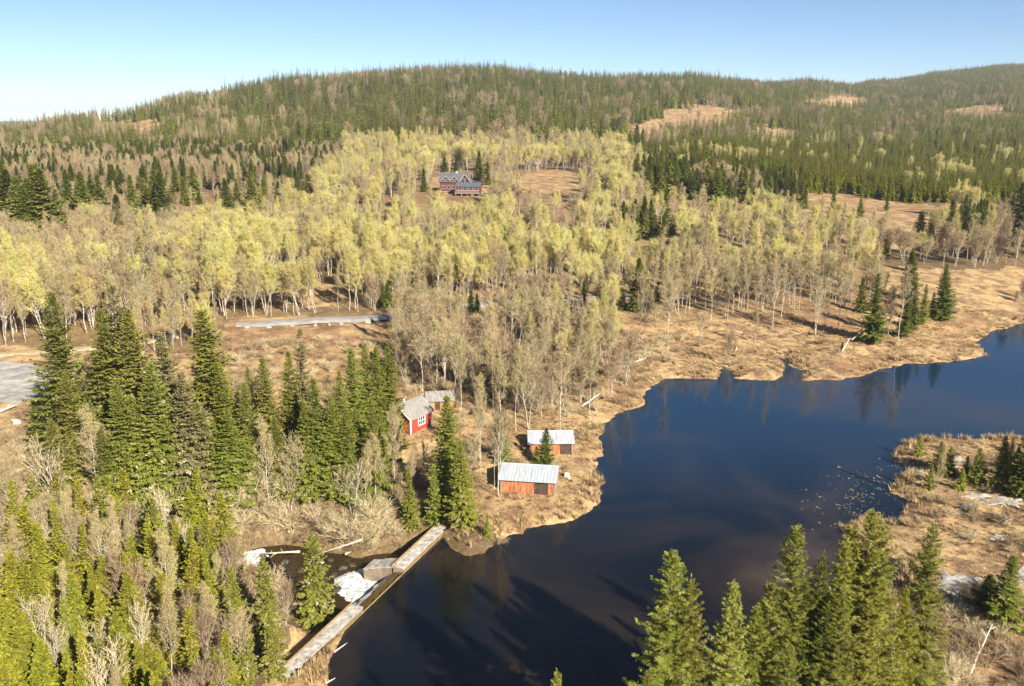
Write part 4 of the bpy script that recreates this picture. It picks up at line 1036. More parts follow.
def brush():
    n = 60000; rad = np.sqrt(rng.uniform(58 ** 2, 215 ** 2, n)); az = rng.uniform(-.62, .62, n); x, y = rad * np.sin(az), rad * np.cos(az)
    z = height(x, y); u, v, _ = project(np.stack([x, y, z], -1)); p = np.zeros(n)
    for poly, q in (([(-500, 430), (60, 430), (330, 445), (400, 470), (385, 545), (240, 548), (292, 640), (262, 690), (170, 900), (-900, 900)], .48), ([(385, 312), (600, 306), (625, 330), (612, 390), (570, 418), (470, 404), (395, 392)], .14),
                    ([(400, 398), (470, 402), (500, 440), (470, 500), (410, 525)], .10), ([(915, 600), (1100, 570), (1100, 800), (880, 800)], .16), ([(205, 335), (390, 335), (395, 400), (190, 405)], .05), ([(600, 330), (690, 340), (650, 382), (600, 410)], .08), ([(885, 250), (1100, 250), (1100, 290), (900, 300)], .05), ([(900, 440), (1100, 440), (1100, 560), (920, 560)], .025)):
        p = np.where(in_poly(u, v, poly), q, p)
    p = np.where(in_poly(u, v, [(190, 470), (405, 470), (405, 560), (215, 562)]), .5, p)
    ok = (rng.random(n) < p) & (poly_sdf(x, y, SHORE) > 2.5) & (line_dist(x, y, STREAM) > np.where(u < 235, 1.6, 3.9)) & (line_dist(x, y, POOL) > 5.5) & (line_dist(x, y, ROAD) > 5) & (z > -2.15)
    s_ = (x - DAM0[0]) * DDIR[0] + (y - DAM0[1]) * DDIR[1]; w_ = (x - DAM0[0]) * DNOR[0] + (y - DAM0[1]) * DNOR[1]
    ok &= ~((w_ > -2) & (w_ < 4.5) & (s_ > -16) & (s_ < DLEN + 2))
    for i in np.nonzero(ok)[0]:
        H = rng.uniform(.8, 2.3); kind = 'willow' if rng.random() < .4 else 'bush'
        uu, vv, _w = project(np.array([[x[i], y[i], z[i]], [x[i], y[i], z[i] + H]]))
        if any(in_poly(uu, vv, k).any() for k in KEEP[:2] + KEEP[4:]): continue
        TREES.append(dict(kind=kind, var=int(rng.integers(0, 9)) % len(PROTO[kind]), x=x[i], y=y[i], z=z[i], H=H, wid=rng.uniform(.9, 1.5), rot=rng.uniform(0, 6.28), mat=None, hero=False))
brush()

# ------------------------------------------------------------------ which trees are single objects, which join the mass
FAMILY = {'spruce_near': 'spruce', 'spruce_tall': 'spruce', 'spruce_sparse': 'spruce', 'spruce_young': 'spruce', 'spruce_mid': 'spruce', 'spruce_far': 'spruce', 'plantation': 'spruce',
          'birch_leaf': 'birch', 'birch_pale': 'birch', 'birch_bare': 'bare', 'alder_bare': 'bare', 'birch_dead': 'bare', 'willow': 'shrub', 'bush': 'shrub'}
NAME = {'spruce': 'spruce_tree', 'birch': 'birch_tree', 'bare': 'bare_tree', 'shrub': 'shrub'}
LIMIT = {'spruce': 290, 'birch': 280, 'bare': 280, 'shrub': 120}
def zone(u, v):
    if v > 555 and u > 540 and u < 930: return 'on the near bank'
    if u > 880 and v > 425: return 'on the snow-patched spit'
    if u < 300 and v > 545: return 'in the thicket below the dam'
    if u < 400 and v > 415: return 'in the streamside stand'
    if u < 470 and v > 500: return 'at the lakeside end of the dam'
    if v > 395: return 'among the lakeside huts'
    if v > 318 and u > 840: return 'on the grassy point across the lake'
    if u < 240 and v > 300: return 'behind the gravel lot'
    if u < 400 and v > 300: return 'on the meadow along the gravel road'
    if v > 318 and u < 640: return 'in the bare wood behind the red cabin'
    if v > 285 and u > 590: return 'on the straw bank across the lake'
    if u > 860 and v > 205: return 'in the open wood beyond the far shore'
    if 400 < u < 600 and v < 215: return 'near the large red house on the slope'
    if u < 330: return 'in the wood above the gravel road'
    if u > 600: return 'in the wood below the young plantation'
    return 'in the wood below the red house'
T_X = np.array([[t['x'], t['y'], t['z']] for t in TREES]); T_H = np.array([t['H'] for t in TREES])
T_U, T_V, T_W = project(T_X); _, T_VT, _ = project(T_X + np.array([0, 0, 1.0]) * T_H[:, None])
T_PX = T_H * FOC / np.maximum(T_W, 1)
in_frame = (T_U > -15) & (T_U < 1039) & (T_VT < 684) & (T_V > 0)
single = np.zeros(len(TREES), bool)
for fam, lim in LIMIT.items():
    idx = [i for i, t in enumerate(TREES) if FAMILY[t['kind']] == fam and in_frame[i]]
    idx.sort(key=lambda i: -(T_PX[i] + (1000 if TREES[i]['hero'] else 0)))
    single[idx[:lim]] = True

TONE = {'spruce_olive': 'olive green', 'spruce_green': 'fresh green', 'spruce_dark': 'dark green', 'spruce_yellow': 'yellowish green', 'spruce_grey': 'grey-green lichened', None: None}
DEF_TONE = {'spruce_near': 'olive green', 'spruce_tall': 'fresh green', 'spruce_sparse': 'thin grey-green', 'spruce_young': 'yellowish green', 'spruce_mid': 'dark green', 'spruce_far': 'dark green', 'plantation': 'bright green'}
def describe(t, zn):
    f = FAMILY[t['kind']]; H = t['H']
    crown = 'broad ' if t['wid'] > 1.12 else 'slender ' if t['wid'] < .95 else ''
    size = 'very tall' if H > 20 else 'tall' if H > 14 else 'medium-sized' if H > 8 else 'small'
    if f == 'spruce': return f"{size} {crown}{TONE[t['mat']] or DEF_TONE[t['kind']]} spruce {zn}", 'spruce'
    if t['kind'] == 'birch_leaf': return f"{size} birch in yellow-green spring leaf {zn}", 'birch'
    if t['kind'] == 'birch_pale': return f"{size} birch with thin pale buds {zn}", 'birch'
    if t['kind'] == 'birch_bare': return f"{size} leafless white-stemmed birch {zn}", 'birch'
    if t['kind'] == 'birch_dead': return f"{size} pale forked leafless tree {zn}", 'tree'
    if t['kind'] == 'alder_bare': return f"{size} leafless reddish-brown many-stemmed tree {zn}", 'tree'
    if t['kind'] == 'willow': return f"pale arching willow shrub {zn}", 'shrub'
    return f"low reddish-brown leafless bush {zn}", 'shrub'

ANCHOR = {'on the near bank': ((-20, 62), 'the dam side'), 'on the snow-patched spit': ((30, 120), 'the spit tip'), 'at the lakeside end of the dam': (tuple(DAM1), 'the dam end'),
          'on the grassy point across the lake': (tuple(ground(984, 356)[:2]), 'the point tip'), 'near the large red house on the slope': (tuple(ground(455, 190)[:2]), 'the house'), 'among the lakeside huts': (tuple(ground(525, 494)[:2]), 'the long boathouse'), 'in the streamside stand': (tuple(ground(20, 385)[:2]), 'the gravel lot'), 'in the thicket below the dam': (tuple(DAM0), 'the dam')}
ORD = ['first', 'second', 'third', 'fourth', 'fifth', 'sixth', 'seventh', 'eighth', 'ninth', 'tenth', 'eleventh', 'twelfth']
LABEL = {}
def make_labels():
    sets = {}
    for i in np.nonzero(single)[0]:
        zn = zone(T_U[i], T_V[i]); lab, cat = describe(TREES[i], zn); LABEL[i] = (lab, cat, zn); sets.setdefault((lab, zn), []).append(i)
    for (lab, zn), ids in sets.items():
        if zn in ANCHOR and 1 < len(ids) <= 12:
            (ax, ay), nm = ANCHOR[zn]; ids.sort(key=lambda i: math.hypot(TREES[i]['x'] - ax, TREES[i]['y'] - ay))
            for k, i in enumerate(ids):
                l2 = f'{lab}, {ORD[k]} such from {nm}'
                if len(l2.replace('-', '').split()) <= 16: LABEL[i] = (l2, LABEL[i][1], zn)
make_labels()
def place_single():
    for i in np.nonzero(single)[0]:
        t = TREES[i]; p = PROTO[t['kind']][t['var']]; f = FAMILY[t['kind']]
        lab, cat, zn = LABEL[i]
        e = empty(NAME[f], (t['x'], t['y'], t['z'] - 0.05), t['rot'])
        e.rotation_euler = (random.gauss(0, .018), random.gauss(0, .018), t['rot'])
        s = t['H'] / p['H']; e.scale = (s * t['wid'], s * t['wid'], s)
        if f == 'shrub': tag(e, lab, cat, 'shrubs ' + zn)
        else: tag(e, lab, cat, {'spruce': 'spruces ', 'birch': 'birches ', 'bare': 'leafless trees '}[f] + zn)
        for pn, me in p['parts']:
            o = link(pn, me, e)
            if pn == 'crown' and t['mat']:
                o.material_slots[0].link = 'OBJECT'; o.material_slots[0].material = M[t['mat']]
place_single()

def place_mass():
    for name, fams, label, cat in (('conifer_forest', ('spruce',), 'dark conifer forest covering the hillsides with a bright young plantation', 'forest'),
                                   ('birch_forest', ('birch',), 'yellow-green birch wood coming into leaf on the slopes', 'forest'),
                                   ('leafless_forest', ('bare',), 'brown and grey leafless wood scattered over the slopes', 'forest'),
                                   ('undergrowth', ('shrub',), 'low leafless brush scattered over open ground', 'undergrowth')):
        ids = [i for i in np.nonzero(~single)[0] if FAMILY[TREES[i]['kind']] in fams]
        if not ids: continue
        meshes, pos = [], {}
        for kd, fm in FAMILY.items():
            if fm in fams and kd not in ('spruce_near',):
                for j, p in enumerate(PROTO[kd]):
                    allg, mats = p['joined']; pos[(kd, j)] = len(meshes); meshes.append(merge(allg).build(f'{kd}_whole', mats))
        P = T_X[ids] - np.array([0, 0, .05])
        S, Rr, K = [], [], []
        for i in ids:
            t = TREES[i]; kd = t['kind'] if t['kind'] != 'spruce_near' else 'spruce_tall'; j = t['var'] % len(PROTO[kd]); s = t['H'] / PROTO[kd][j]['H']
            S.append((s * t['wid'], s * t['wid'], s)); Rr.append((0, 0, t['rot'])); K.append(pos[(kd, j)])
        scatter(name, P, S, Rr, K, meshes, label, cat)
place_mass()
print('TREES', len(TREES), 'single', int(single.sum()), {f: sum(1 for i in np.nonzero(single)[0] if FAMILY[TREES[i]['kind']] == f) for f in LIMIT})

# ------------------------------------------------------------------ roads, lot
def strip(name, pts, width, mat, off, label, cat, step=1.2):
    pts = np.asarray(pts, float)
    seg = np.r_[0, np.cumsum(np.linalg.norm(np.diff(pts, axis=0), axis=1))]
    s = np.arange(0, seg[-1], step); P = np.stack([np.interp(s, seg, pts[:, i]) for i in (0, 1)], -1)
    for _ in range(12): P[1:-1] = (P[:-2] + 2 * P[1:-1] + P[2:]) / 4
    T = np.gradient(P, axis=0); T /= np.linalg.norm(T, axis=1)[:, None]; Nn = np.stack([-T[:, 1], T[:, 0]], -1)
    m = 7; V = []
    zc = height(P[:, 0], P[:, 1]); ze = np.max([height(P[:, 0] + Nn[:, 0] * f, P[:, 1] + Nn[:, 1] * f) for f in np.linspace(-width / 2, width / 2, 7)], 0)
    zc = np.convolve(np.pad(ze, 4, 'edge'), np.ones(9) / 9, 'valid') + off
    zc = np.maximum(zc, ze + 0.03)
    for j in range(m):
        f = (j / (m - 1) - .5) * width; edge = 0.25 * fbm(s / 3, np.full_like(s, j), 61, 2) if j in (0, m - 1) else 0
        Q = P + Nn * (f + edge)[:, None] if np.ndim(edge) else P + Nn * f
        zz = zc + 0.05 * (1 - (2 * j / (m - 1) - 1) ** 2)
        if j in (0, m - 1): zz = zz - 0.35
        V.append(np.c_[Q, zz])
    V = np.array(V).transpose(1, 0, 2); n = len(s)
    i = np.arange(n - 1)[:, None] * m; j = np.arange(m - 1)[None]
    g = Geo(); g.mesh(V.reshape(-1, 3), np.stack([i + j, i + j + 1, i + j + 1 + m, i + j + m], -1).reshape(-1, 4)[:, ::-1])
    me = g.build(name, mat, True)
    if me.polygons[n].normal.z < 0: me.flip_normals()
    return tag(link(name, me), label, cat, kind='structure')

def patch(name, bd, mat, off=0.1, dome=0.0, seed=1, rough=0.12, rings=24, sub=72):
    """irregular sheet lying on the ground; bd = boundary points (world xy)"""
    bd = np.asarray(bd, float); c = bd.mean(0)
    n = len(bd); t = np.linspace(0, n, sub, endpoint=False); B = np.stack([np.interp(t, np.arange(n + 1), np.r_[bd[:, i], bd[0, i]]) for i in (0, 1)], -1)
    a = np.arange(sub) / sub * 6.283
    k = 1 + rough * 2 * fbm(np.cos(a) * 2.5 + seed, np.sin(a) * 2.5 + seed * 3, seed, 3)
    B = c + (B - c) * k[:, None]
    f = np.linspace(0, 1, rings)[1:]
    P = c + (B - c)[None] * f[:, None, None]
    Z = height(P[..., 0], P[..., 1]) + off * (1 - f[:, None] ** 6 * 1.6) + dome * (1 - f[:, None] ** 2) + 0.5 * off * fbm(P[..., 0] * 1.2, P[..., 1] * 1.2, seed, 2)
    V = np.concatenate([np.concatenate([P, Z[..., None]], -1).reshape(-1, 3), [[c[0], c[1], H1(*c) + off + dome]]])
    g = Geo(); i = np.arange(len(f) - 1)[:, None] * sub; j = np.arange(sub)[None]; kk = (j + 1) % sub
    Q = np.stack([i + j, i + kk, i + kk + sub, i + j + sub], -1).reshape(-1, 4)
    T = [(len(V) - 1, q, (q + 1) % sub) for q in range(sub)]
    g.mesh(V, Q[:, ::-1], T)
    me = g.build(name, mat, True)
    if me.polygons[0].normal.z < 0: me.flip_normals()
    return link(name, me)

strip('road', ROAD[3:], 5.5, M['asphalt'], 0.02, 'grey country road crossing the brown meadow', 'road')
strip('track', [ground(u, v)[:2] for u, v in [(-60, 356), (0, 355), (45, 352), (90, 349), (140, 344), (180, 336)]], 3.4, M['dirt'], 0.10, 'straw-coloured dirt track beside the gravel lot', 'track')
tag(patch('gravel_lot', [ground(u, v)[:2] for u, v in [(-70, 372), (-10, 364), (32, 361), (50, 372), (56, 386), (46, 398), (20, 404), (-40, 402), (-80, 392)]], M['gravel'], 0.10, 0, 3, .14, 40, 120),
    'pale grey gravel lot beside the spruces', 'gravel lot', kind='structure')

def stone(name, p, size, mat, seed, label, cat, group=None, flat=.7):
    r = np.random.default_rng(seed)
    import bmesh
    bm = bmesh.new(); bmesh.ops.create_icosphere(bm, subdivisions=3, radius=1)
    off = r.uniform(0, 50)
    for v in bm.verts:
        c = v.co
        k = 1 + 0.6 * float(fbm(np.array([c.x * 1.1 + off]), np.array([c.y * 1.1 + c.z * .9]), seed, 3)[0])
        v.co = Vector((c.x * k * size[0], c.y * k * size[1], max(c.z, -.5) * k * size[2]))
    me = bpy.data.meshes.new(name); bm.to_mesh(me); bm.free(); me.materials.append(mat)
    o = link(name, me, None, (p[0], p[1], p[2] + size[2] * .25), r.uniform(0, 6.28))
    return tag(o, label, cat, group)

for i, (u, v) in enumerate([(247, 328), (269, 328.5), (292, 327), (315, 326), (329, 325.3), (341, 324.8), (354, 323.8), (367, 322.8)]):
    stone('boulder', ground(u, v), (.7, .45, .38), M['rock_tan'], 200 + i, 'pale kerb boulder set along the edge of the country road', 'boulder', 'boulders along the road edge')
stone('boulder', ground(567, 478), (.42, .36, .62), M['rock'], 230, 'upright whitish stone on the grass near the long boathouse', 'boulder')
stone('boulder', ground(16, 424), (.7, .6, .55), M['rock'], 231, 'small white stone on the slope below the gravel lot', 'boulder')
for i, (u, v, a) in enumerate([(342, 568, .7), (352, 565, .5), (333, 575, .6), (325, 583, .6), (366, 566, .4), (338, 590, .7), (300, 570, .5), (285, 562, .6), (268, 560, .6), (258, 550, .5), (376, 571, .5), (330, 560, .5)]):
    p = at_z(u, v, STREAM_Z); stone('rock', (p[0], p[1], STREAM_Z - .1), (a, a * .8, a * .55), M['rock_dark'], 240 + i, 'dark wet rock standing in the stream below the spillway', 'rock', 'rocks in the stream')

# ------------------------------------------------------------------ snow, logs
for i, (u, v, ru, rv) in enumerate([(950, 586, 22, 13), (976, 612, 18, 9), (1016, 578, 13, 9), (913, 472, 11, 4), (957, 463, 13, 5), (1008, 503, 22, 5), (978, 497, 15, 3.5), (966, 507, 8, 3), (1005, 520, 9, 3), (1000, 538, 8, 3)]):
    o = patch('snow_patch', [ground(a, b)[:2] for a, b in ell(u, v, ru, rv)], M['snow'], .10, .06, 70 + i, .5, 20, 80)
    where = ['lying between the bog spruce and the shore trees', 'sloping down beside the bog spruce', 'behind the bog spruce', 'at the tip of the boggy spit', 'among the spruces of the boggy spit', 'stretched behind the spit spruces', 'thin, on the spit edge', 'small, on the open bog', 'small, amid bog bushes', 'narrow, on the open bog'][i]
    tag(o, f'patch of old grey snow {where}', 'snow patch', 'old snow patches on the bog')

def log(p0, p1, rad, mat, label, name='fallen_log', stubs=6, seed=0, group=None, bend=.04):
    r = np.random.default_rng(seed); p0, p1 = np.asarray(p0, float), np.asarray(p1, float); L = np.linalg.norm(p1 - p0)
    e = empty(name, p0); d = (p1 - p0) / L
    s = np.linspace(0, 1, 9); P = np.outer(s, p1 - p0) + np.cumsum(r.normal(0, bend * L / 9, (9, 3)), 0) * np.array([1, 1, .4]); P[0] = 0
    g = Geo(); g.tube(P, rad * (1 - .72 * s), 8); link('stem', g.build('stem', mat, True), e)
    for k in range(stubs):
        f = r.uniform(.35, .98); b = np.array([np.interp(f, s, P[:, i]) for i in range(3)])
        dd = unit(d * .8 + r.normal(0, .7, 3) + np.array([0, 0, .35])); ln = L * r.uniform(.08, .22)
        g = Geo(); g.tube([b, b + dd * ln * .5 + r.normal(0, .04 * ln, 3), b + dd * ln], [rad * .4 * (1 - f * .5), rad * .25, .015], 5, cap=False); link('branch', g.build('branch', mat, True), e)
    tag(e, label, 'log', group); return e
def up(p, z): return np.array([p[0], p[1], p[2] + z])
log(up(ground(624, 368), .15), up(ground(652, 358), .5), .26, M['deadwood'], 'bleached dead birch lying with branches on the straw bank', stubs=9, seed=1)
log(up(ground(851, 341), .1), up(ground(890, 336), 4.6), .20, M['deadwood'], 'pale dead trunk leaning up against the big dark spruces', stubs=3, seed=2)
log(up(ground(579, 409), .1), up(ground(601, 398), 1.0), .22, M['deadwood'], 'pale fallen trunk sloping to the shore bushes', stubs=4, seed=3)
log(up(ground(-8, 416), .2), up(ground(17, 409), .7), .28, M['deadwood'], 'pale dead crown lying beside the gravel lot', stubs=12, seed=4)
log(up(ground(946, 600), .15), up(ground(976, 619), .15), .16, M['drift'], 'dark wet log across the snow beside the bog spruce', stubs=2, seed=5)
log(up(ground(971, 603), .5), up(ground(994, 603), .6), .12, M['deadwood'], 'thin pale log in front of the bog spruce', stubs=3, seed=6)
log(up(ground(968, 682), .2), up(ground(990, 642), 2.2), .14, M['deadwood'], 'grey dead branch rising from the bog bushes', stubs=7, seed=7)
log(up(ground(842, 352), .1), up(ground(850, 343), 1.2), .2, M['deadwood'], 'short broken stump log at the water side of the point', stubs=2, seed=8)
log(up(at_z(362, 541, 0.5), .2), up(at_z(318, 556, -1.8), .2), .14, M['deadwood'], 'pale trunk slanting down the bank into the stream', stubs=5, seed=9)
log(up(at_z(300, 553, -1.2), .2), up(at_z(262, 556, -2.0), .4), .16, M['deadwood'], 'pale fallen willow stem along the stream edge', stubs=6, seed=10)
log(up(at_z(345, 556, -2.2), .25), up(at_z(358, 551, -2.2), .4), .14, M['deadwood'], 'short yellowish log lodged between the stream rocks', stubs=1, seed=11)
log(at_z(334, 652, .03), at_z(347, 643, .06), .10, M['deadwood'], 'short pale stick floating against the dam', stubs=1, seed=12)
log(at_z(324, 684, .03), at_z(335, 678, .06), .10, M['deadwood'], 'short pale stick floating by the reddish bank', stubs=1, seed=13)
for i in range(26):
    u = random.uniform(675, 850); v = random.uniform(332, 372); a = random.uniform(2.0, 2.9) if random.random() < .6 else random.uniform(0, 6.28); ln = random.uniform(1.8, 4.5)
    p = ground(u, v)
    if p[2] < .1: continue
    q = (p[0] + math.cos(a) * ln, p[1] + math.sin(a) * ln)
    zq = H1(*q)
    if zq < 0: continue
    log(up(p, .12), (q[0], q[1], zq + .2), random.uniform(.10, .2), M['drift'] if i % 3 else M['deadwood'], 'dark driftwood log stranded on the straw bank across the lake' if i % 3 else 'bleached driftwood log stranded on the straw bank across the lake',
        name='driftwood_log', stubs=2, seed=20 + i, group='driftwood on the straw bank')

# ------------------------------------------------------------------ dam
M['deck'] = simple('weathered_deck_wood', (0.30, 0.26, 0.23), 0.9, 0.45, 1.6, 0.4, color2=(0.47, 0.43, 0.385), stretch=(1, 1, 1), bscale=9)
M['beam'] = simple('tawny_edge_beam', (0.34, 0.225, 0.10), 0.85, 0.3, 1.5, 0.3)
M['dam_wall'] = simple('stained_dam_wall', (0.26, 0.20, 0.15), 0.9, 0.4, .8, 0.4)
def dw(s, w, z): return np.array([DAM0[0] + DDIR[0] * s + DNOR[0] * w, DAM0[1] + DDIR[1] * s + DNOR[1] * w, z])
def sw(u, v, z=0.0):
    p = at_z(u, v, z)[:2] - DAM0; return float(p @ DDIR), float(p @ DNOR)
S_B = sw(361, 606, .6)[0]; S_C = sw(398, 567, .6)[0]
def dbox(g, s0, s1, w0, w1, z0, z1, mat=0, val=.5):
    V = [dw(s, w, z) for z in (z0, z1) for w in (w0, w1) for s in (s0, s1)]
    g.mesh(V, [(0, 2, 3, 1), (4, 5, 7, 6), (0, 1, 5, 4), (2, 6, 7, 3), (0, 4, 6, 2), (1, 3, 7, 5)], val=val, mat=mat)
def build_dam():
    O = dw(S_B, 0, 0); e = empty('dam', O)
    def part(n, g, m):
        for a in g.v: a -= O
        return link(n, g.build(n, m), e)
    r = random.Random(5)
    for s0, s1 in ((-14.0, S_B), (S_C, DLEN + 1.0)):
        g = Geo(); dbox(g, s0, s1, 0.0, 1.32, -4, .42); part('wall', g, M['dam_wall'])
        k = max(1, round((s1 - s0) / 3.6)); L = (s1 - s0) / k
        for i in range(k):
            for j in range(3):
                g = Geo(); a, b = s0 + i * L + .02, s0 + (i + 1) * L - .02; w0 = -.06 + j * .465
                z = .60 + r.uniform(-.012, .015)
                # a slightly warped plank
                n = 5; ss = np.linspace(a, b, n); zz = z + np.array([r.uniform(-.012, .012) for _ in range(n)])
                V = []
                for q in range(n):
                    x1 = r.uniform(0, .012)
                    for w in (w0 + x1, w0 + .455 - x1):
                        for t in (zz[q] - .14, zz[q]): V.append(dw(ss[q], w, t))
                V = np.array(V); Q = []
                for q in range(n - 1):
                    o = q * 4; Q += [(o, o + 4, o + 5, o + 1), (o + 1, o + 5, o + 7, o + 3), (o + 3, o + 7, o + 6, o + 2), (o + 2, o + 6, o + 4, o)]
                Q += [(0, 1, 3, 2), ((n - 1) * 4, (n - 1) * 4 + 2, (n - 1) * 4 + 3, (n - 1) * 4 + 1)]
                g.mesh(V, Q); part('plank', g, M['deck'])
        g = Geo(); dbox(g, s0, s1, 1.36, 1.54, .30, .68); part('edge_beam', g, M['beam'])
        g = Geo(); dbox(g, s0, s1, -.20, -.10, -1.0, .10); part('waler', g, M['beam'])
    # sloping plank apron beside the spillway
    def apron(g, w0, w1, z0, z1, s0, s1, th):
        V = [dw(s, w, z - d_) for d_ in (th, 0) for w, z in ((w0, z0), (w1, z1)) for s in (s0, s1)]
        g.mesh(V, [(0, 2, 3, 1), (4, 5, 7, 6), (0, 1, 5, 4), (2, 6, 7, 3), (0, 4, 6, 2), (1, 3, 7, 5)])
    g = Geo(); apron(g, 1.6, 5.4, .30, -.75, S_C + .06, S_C + 2.3, 2.4); part('apron_wall', g, M['dam_wall'])
    for j in range(7):
        g = Geo(); w0 = 1.6 + j * .54; f0, f1 = .46 - 1.05 * (w0 - 1.6) / 3.8, .46 - 1.05 * (w0 + .5 - 1.6) / 3.8; apron(g, w0, w0 + .52, f0 + r.uniform(-.02, .02), f1 + r.uniform(-.02, .02), S_C - .04 + r.uniform(-.1, .1), S_C + 2.4 + r.uniform(-.1, .1), .13); part('plank', g, M['deck'])
    # spillway body and its lip
    g = Geo(); dbox(g, S_B, S_C, -.02, .5, -4, -.10); part('spillway_sill', g, M['dam_wall'])
    g = Geo(); dbox(g, S_B, S_C, -.20, -.08, -1.0, .06); part('waler', g, M['beam'])
    tag(e, 'weathered timber dam with plank walkway and open spillway at the lake outlet', 'dam')
    # water sliding over the spillway
    ws = np.linspace(-.05, 4.8, 16); ss = np.linspace(S_B + .05, S_C - .05, 18)
    t = np.clip((ws - .3) / 4.3, 0, 1); zz = .012 - (abs(STREAM_Z) + .1) * (t * t * (3 - 2 * t)) 
    V = [dw(s, w, z + .03 * math.sin(s * 2.1 + w)) for w, z in zip(ws, zz) for s in ss]; m = len(ss)
    g = Geo(); i = np.arange(len(ws) - 1)[:, None] * m; j = np.arange(m - 1)[None]
    g.mesh(V, np.stack([i + j, i + j + 1, i + j + 1 + m, i + j + m], -1).reshape(-1, 4))
    me = g.build('spillway_water', M['chute'], True)
    if me.polygons[0].normal.z < 0: me.flip_normals()
    tag(link('spillway_water', me), 'smooth amber water sliding over the dam spillway', 'water', kind='structure')
build_dam()

def foam(pts, label, seed, lift=.35, hole=.42):
    """lumpy white water over a pixel outline on the stream"""
    poly = np.array([at_z(u, v, STREAM_Z)[:2] for u, v in pts]); lo, hi = poly.min(0), poly.max(0)
    n = 120; X, Y = np.meshgrid(np.linspace(lo[0], hi[0], n), np.linspace(lo[1], hi[1], n))
    d = -poly_sdf(X, Y, poly)
    f = fbm(X * .8, Y * .8, seed, 4); edge = sstep(d, 0, 1.4)
    Z = STREAM_Z - .10 + lift * edge * (0.6 + .35 * f) + .34 * edge * np.abs(fbm(X * 1.9, Y * 1.9, seed + 3, 5))
    keep = (d > 0) & (edge + .8 * f > hole)
    idx = np.arange(n * n).reshape(n, n)
    k = keep[:-1, :-1] & keep[1:, 1:] & keep[1:, :-1] & keep[:-1, 1:]
    Q = np.stack([idx[:-1, :-1][k], idx[:-1, 1:][k], idx[1:, 1:][k], idx[1:, :-1][k]], -1)
    g = Geo(); g.mesh(np.stack([X, Y, Z], -1).reshape(-1, 3), Q)
    me = g.build('foam', M['foam'], True)
    tag(link('foam', me), label, 'foam', kind='stuff')
foam([(398, 566), (398, 578), (394, 590), (378, 604), (364, 612), (350, 608), (340, 598), (331, 590), (332, 578), (348, 570), (372, 565)], 'churning white water at the foot of the spillway', 301, .55, .12)
foam([(236, 548), (266, 546), (276, 555), (262, 570), (240, 578), (222, 570)], 'white rapids where the stream bends into the thicket', 302, .2, .6)
foam([(300, 558), (345, 558), (340, 566), (310, 568)], 'thin streaks of foam between the stream rocks', 303, .16, .8)

# ------------------------------------------------------------------ buildings
M['roof_metal'] = simple('pale_sheet_metal_roof', (0.38, 0.40, 0.44), 0.5, 0.2, 1.2, 0.05, spec=.5, stretch=(2.5, .35, .35))
M['roof_grey'] = simple('weathered_grey_roof', (0.25, 0.23, 0.215), 0.8, 0.35, 1.6, 0.2, stretch=(2.5, .5, .5))
M['roof_slate'] = simple('dark_slate_roof', (0.10, 0.11, 0.13), 0.6, 0.2, 1.0, 0.2)
M['red_paint'] = simple('red_painted_boards', (0.42, 0.055, 0.035), 0.8, 0.18, 2.0, 0.2, stretch=(3, 3, .5))
M['trim_dull'] = simple('dull_pinkish_trim', (0.40, 0.34, 0.32), 0.8, 0.15, 2, 0.05)
M['house_red'] = simple('muted_house_red', (0.13, 0.042, 0.038), 0.85, 0.2, 2.0, 0.2)
M['red_worn'] = simple('weathered_red_brown_boards', (0.34, 0.105, 0.045), 0.9, 0.45, 1.3, 0.3, color2=(0.42, 0.17, 0.08), stretch=(3, 3, .5))
M['grey_wood'] = simple('grey_raw_wood', (0.28, 0.22, 0.17), 0.9, 0.35, 1.5, 0.3, stretch=(3, 3, .5))
M['dark_wood_and_shade'] = simple('dark_stained_wood_and_shade', (0.07, 0.045, 0.035), 0.85, 0.3, 1.5, 0.2)  # dark wood of doors, also the painted shade under the house wing
M['white_paint'] = simple('white_paint', (0.78, 0.77, 0.74), 0.7, 0.06, 2, 0.05)
M['orange_wood'] = simple('tawny_plank_wall', (0.46, 0.22, 0.08), 0.85, 0.25, 1.5, 0.2, stretch=(3, 3, .5))
M['stone_base'] = simple('field_stone_base', (0.42, 0.36, 0.30), 0.95, 0.35, 2.5, 0.5)
def glass():
    m, nt, out = new_mat('window_glass'); p = N(nt, 'ShaderNodeBsdfPrincipled')
    p.inputs['Base Color'].default_value = (.03, .035, .04, 1); p.inputs['Roughness'].default_value = .05
    nt.links.new(p.outputs[0], out.inputs[0]); return m
M['glass'] = glass()

def part(name, parent, mat, fn, kind=None, smooth=False):
    g = Geo(); fn(g); o = link(name, g.build(name, mat, smooth), parent)
    if kind: o['kind'] = kind
    return o

def board_wall(e, name, x0, x1, y, z0, z1, mat, axis='x', seed=0, bw=.16, zfn=None, skip=()):
    """vertical boards laid side by side, each a little proud or short of its neighbour"""
    r = random.Random(seed)
    def fn(g):
        x = x0
        while x < x1 - .02:
            w = min(bw * r.uniform(.85, 1.15), x1 - x); t = r.uniform(.02, .05); zb = z0 + r.uniform(-.05, .08)
            zt = z1 if zfn is None else zfn(x + w / 2)
            if not any(a < x + w / 2 < b for a, b in skip):
                if axis == 'x': g.box(x, x + w - .012, y - t, y + .05, zb, zt)
                else: g.box(y - .05, y + t, x, x + w - .012, zb, zt)
            x += w
    return part(name, e, mat, fn, 'stuff')

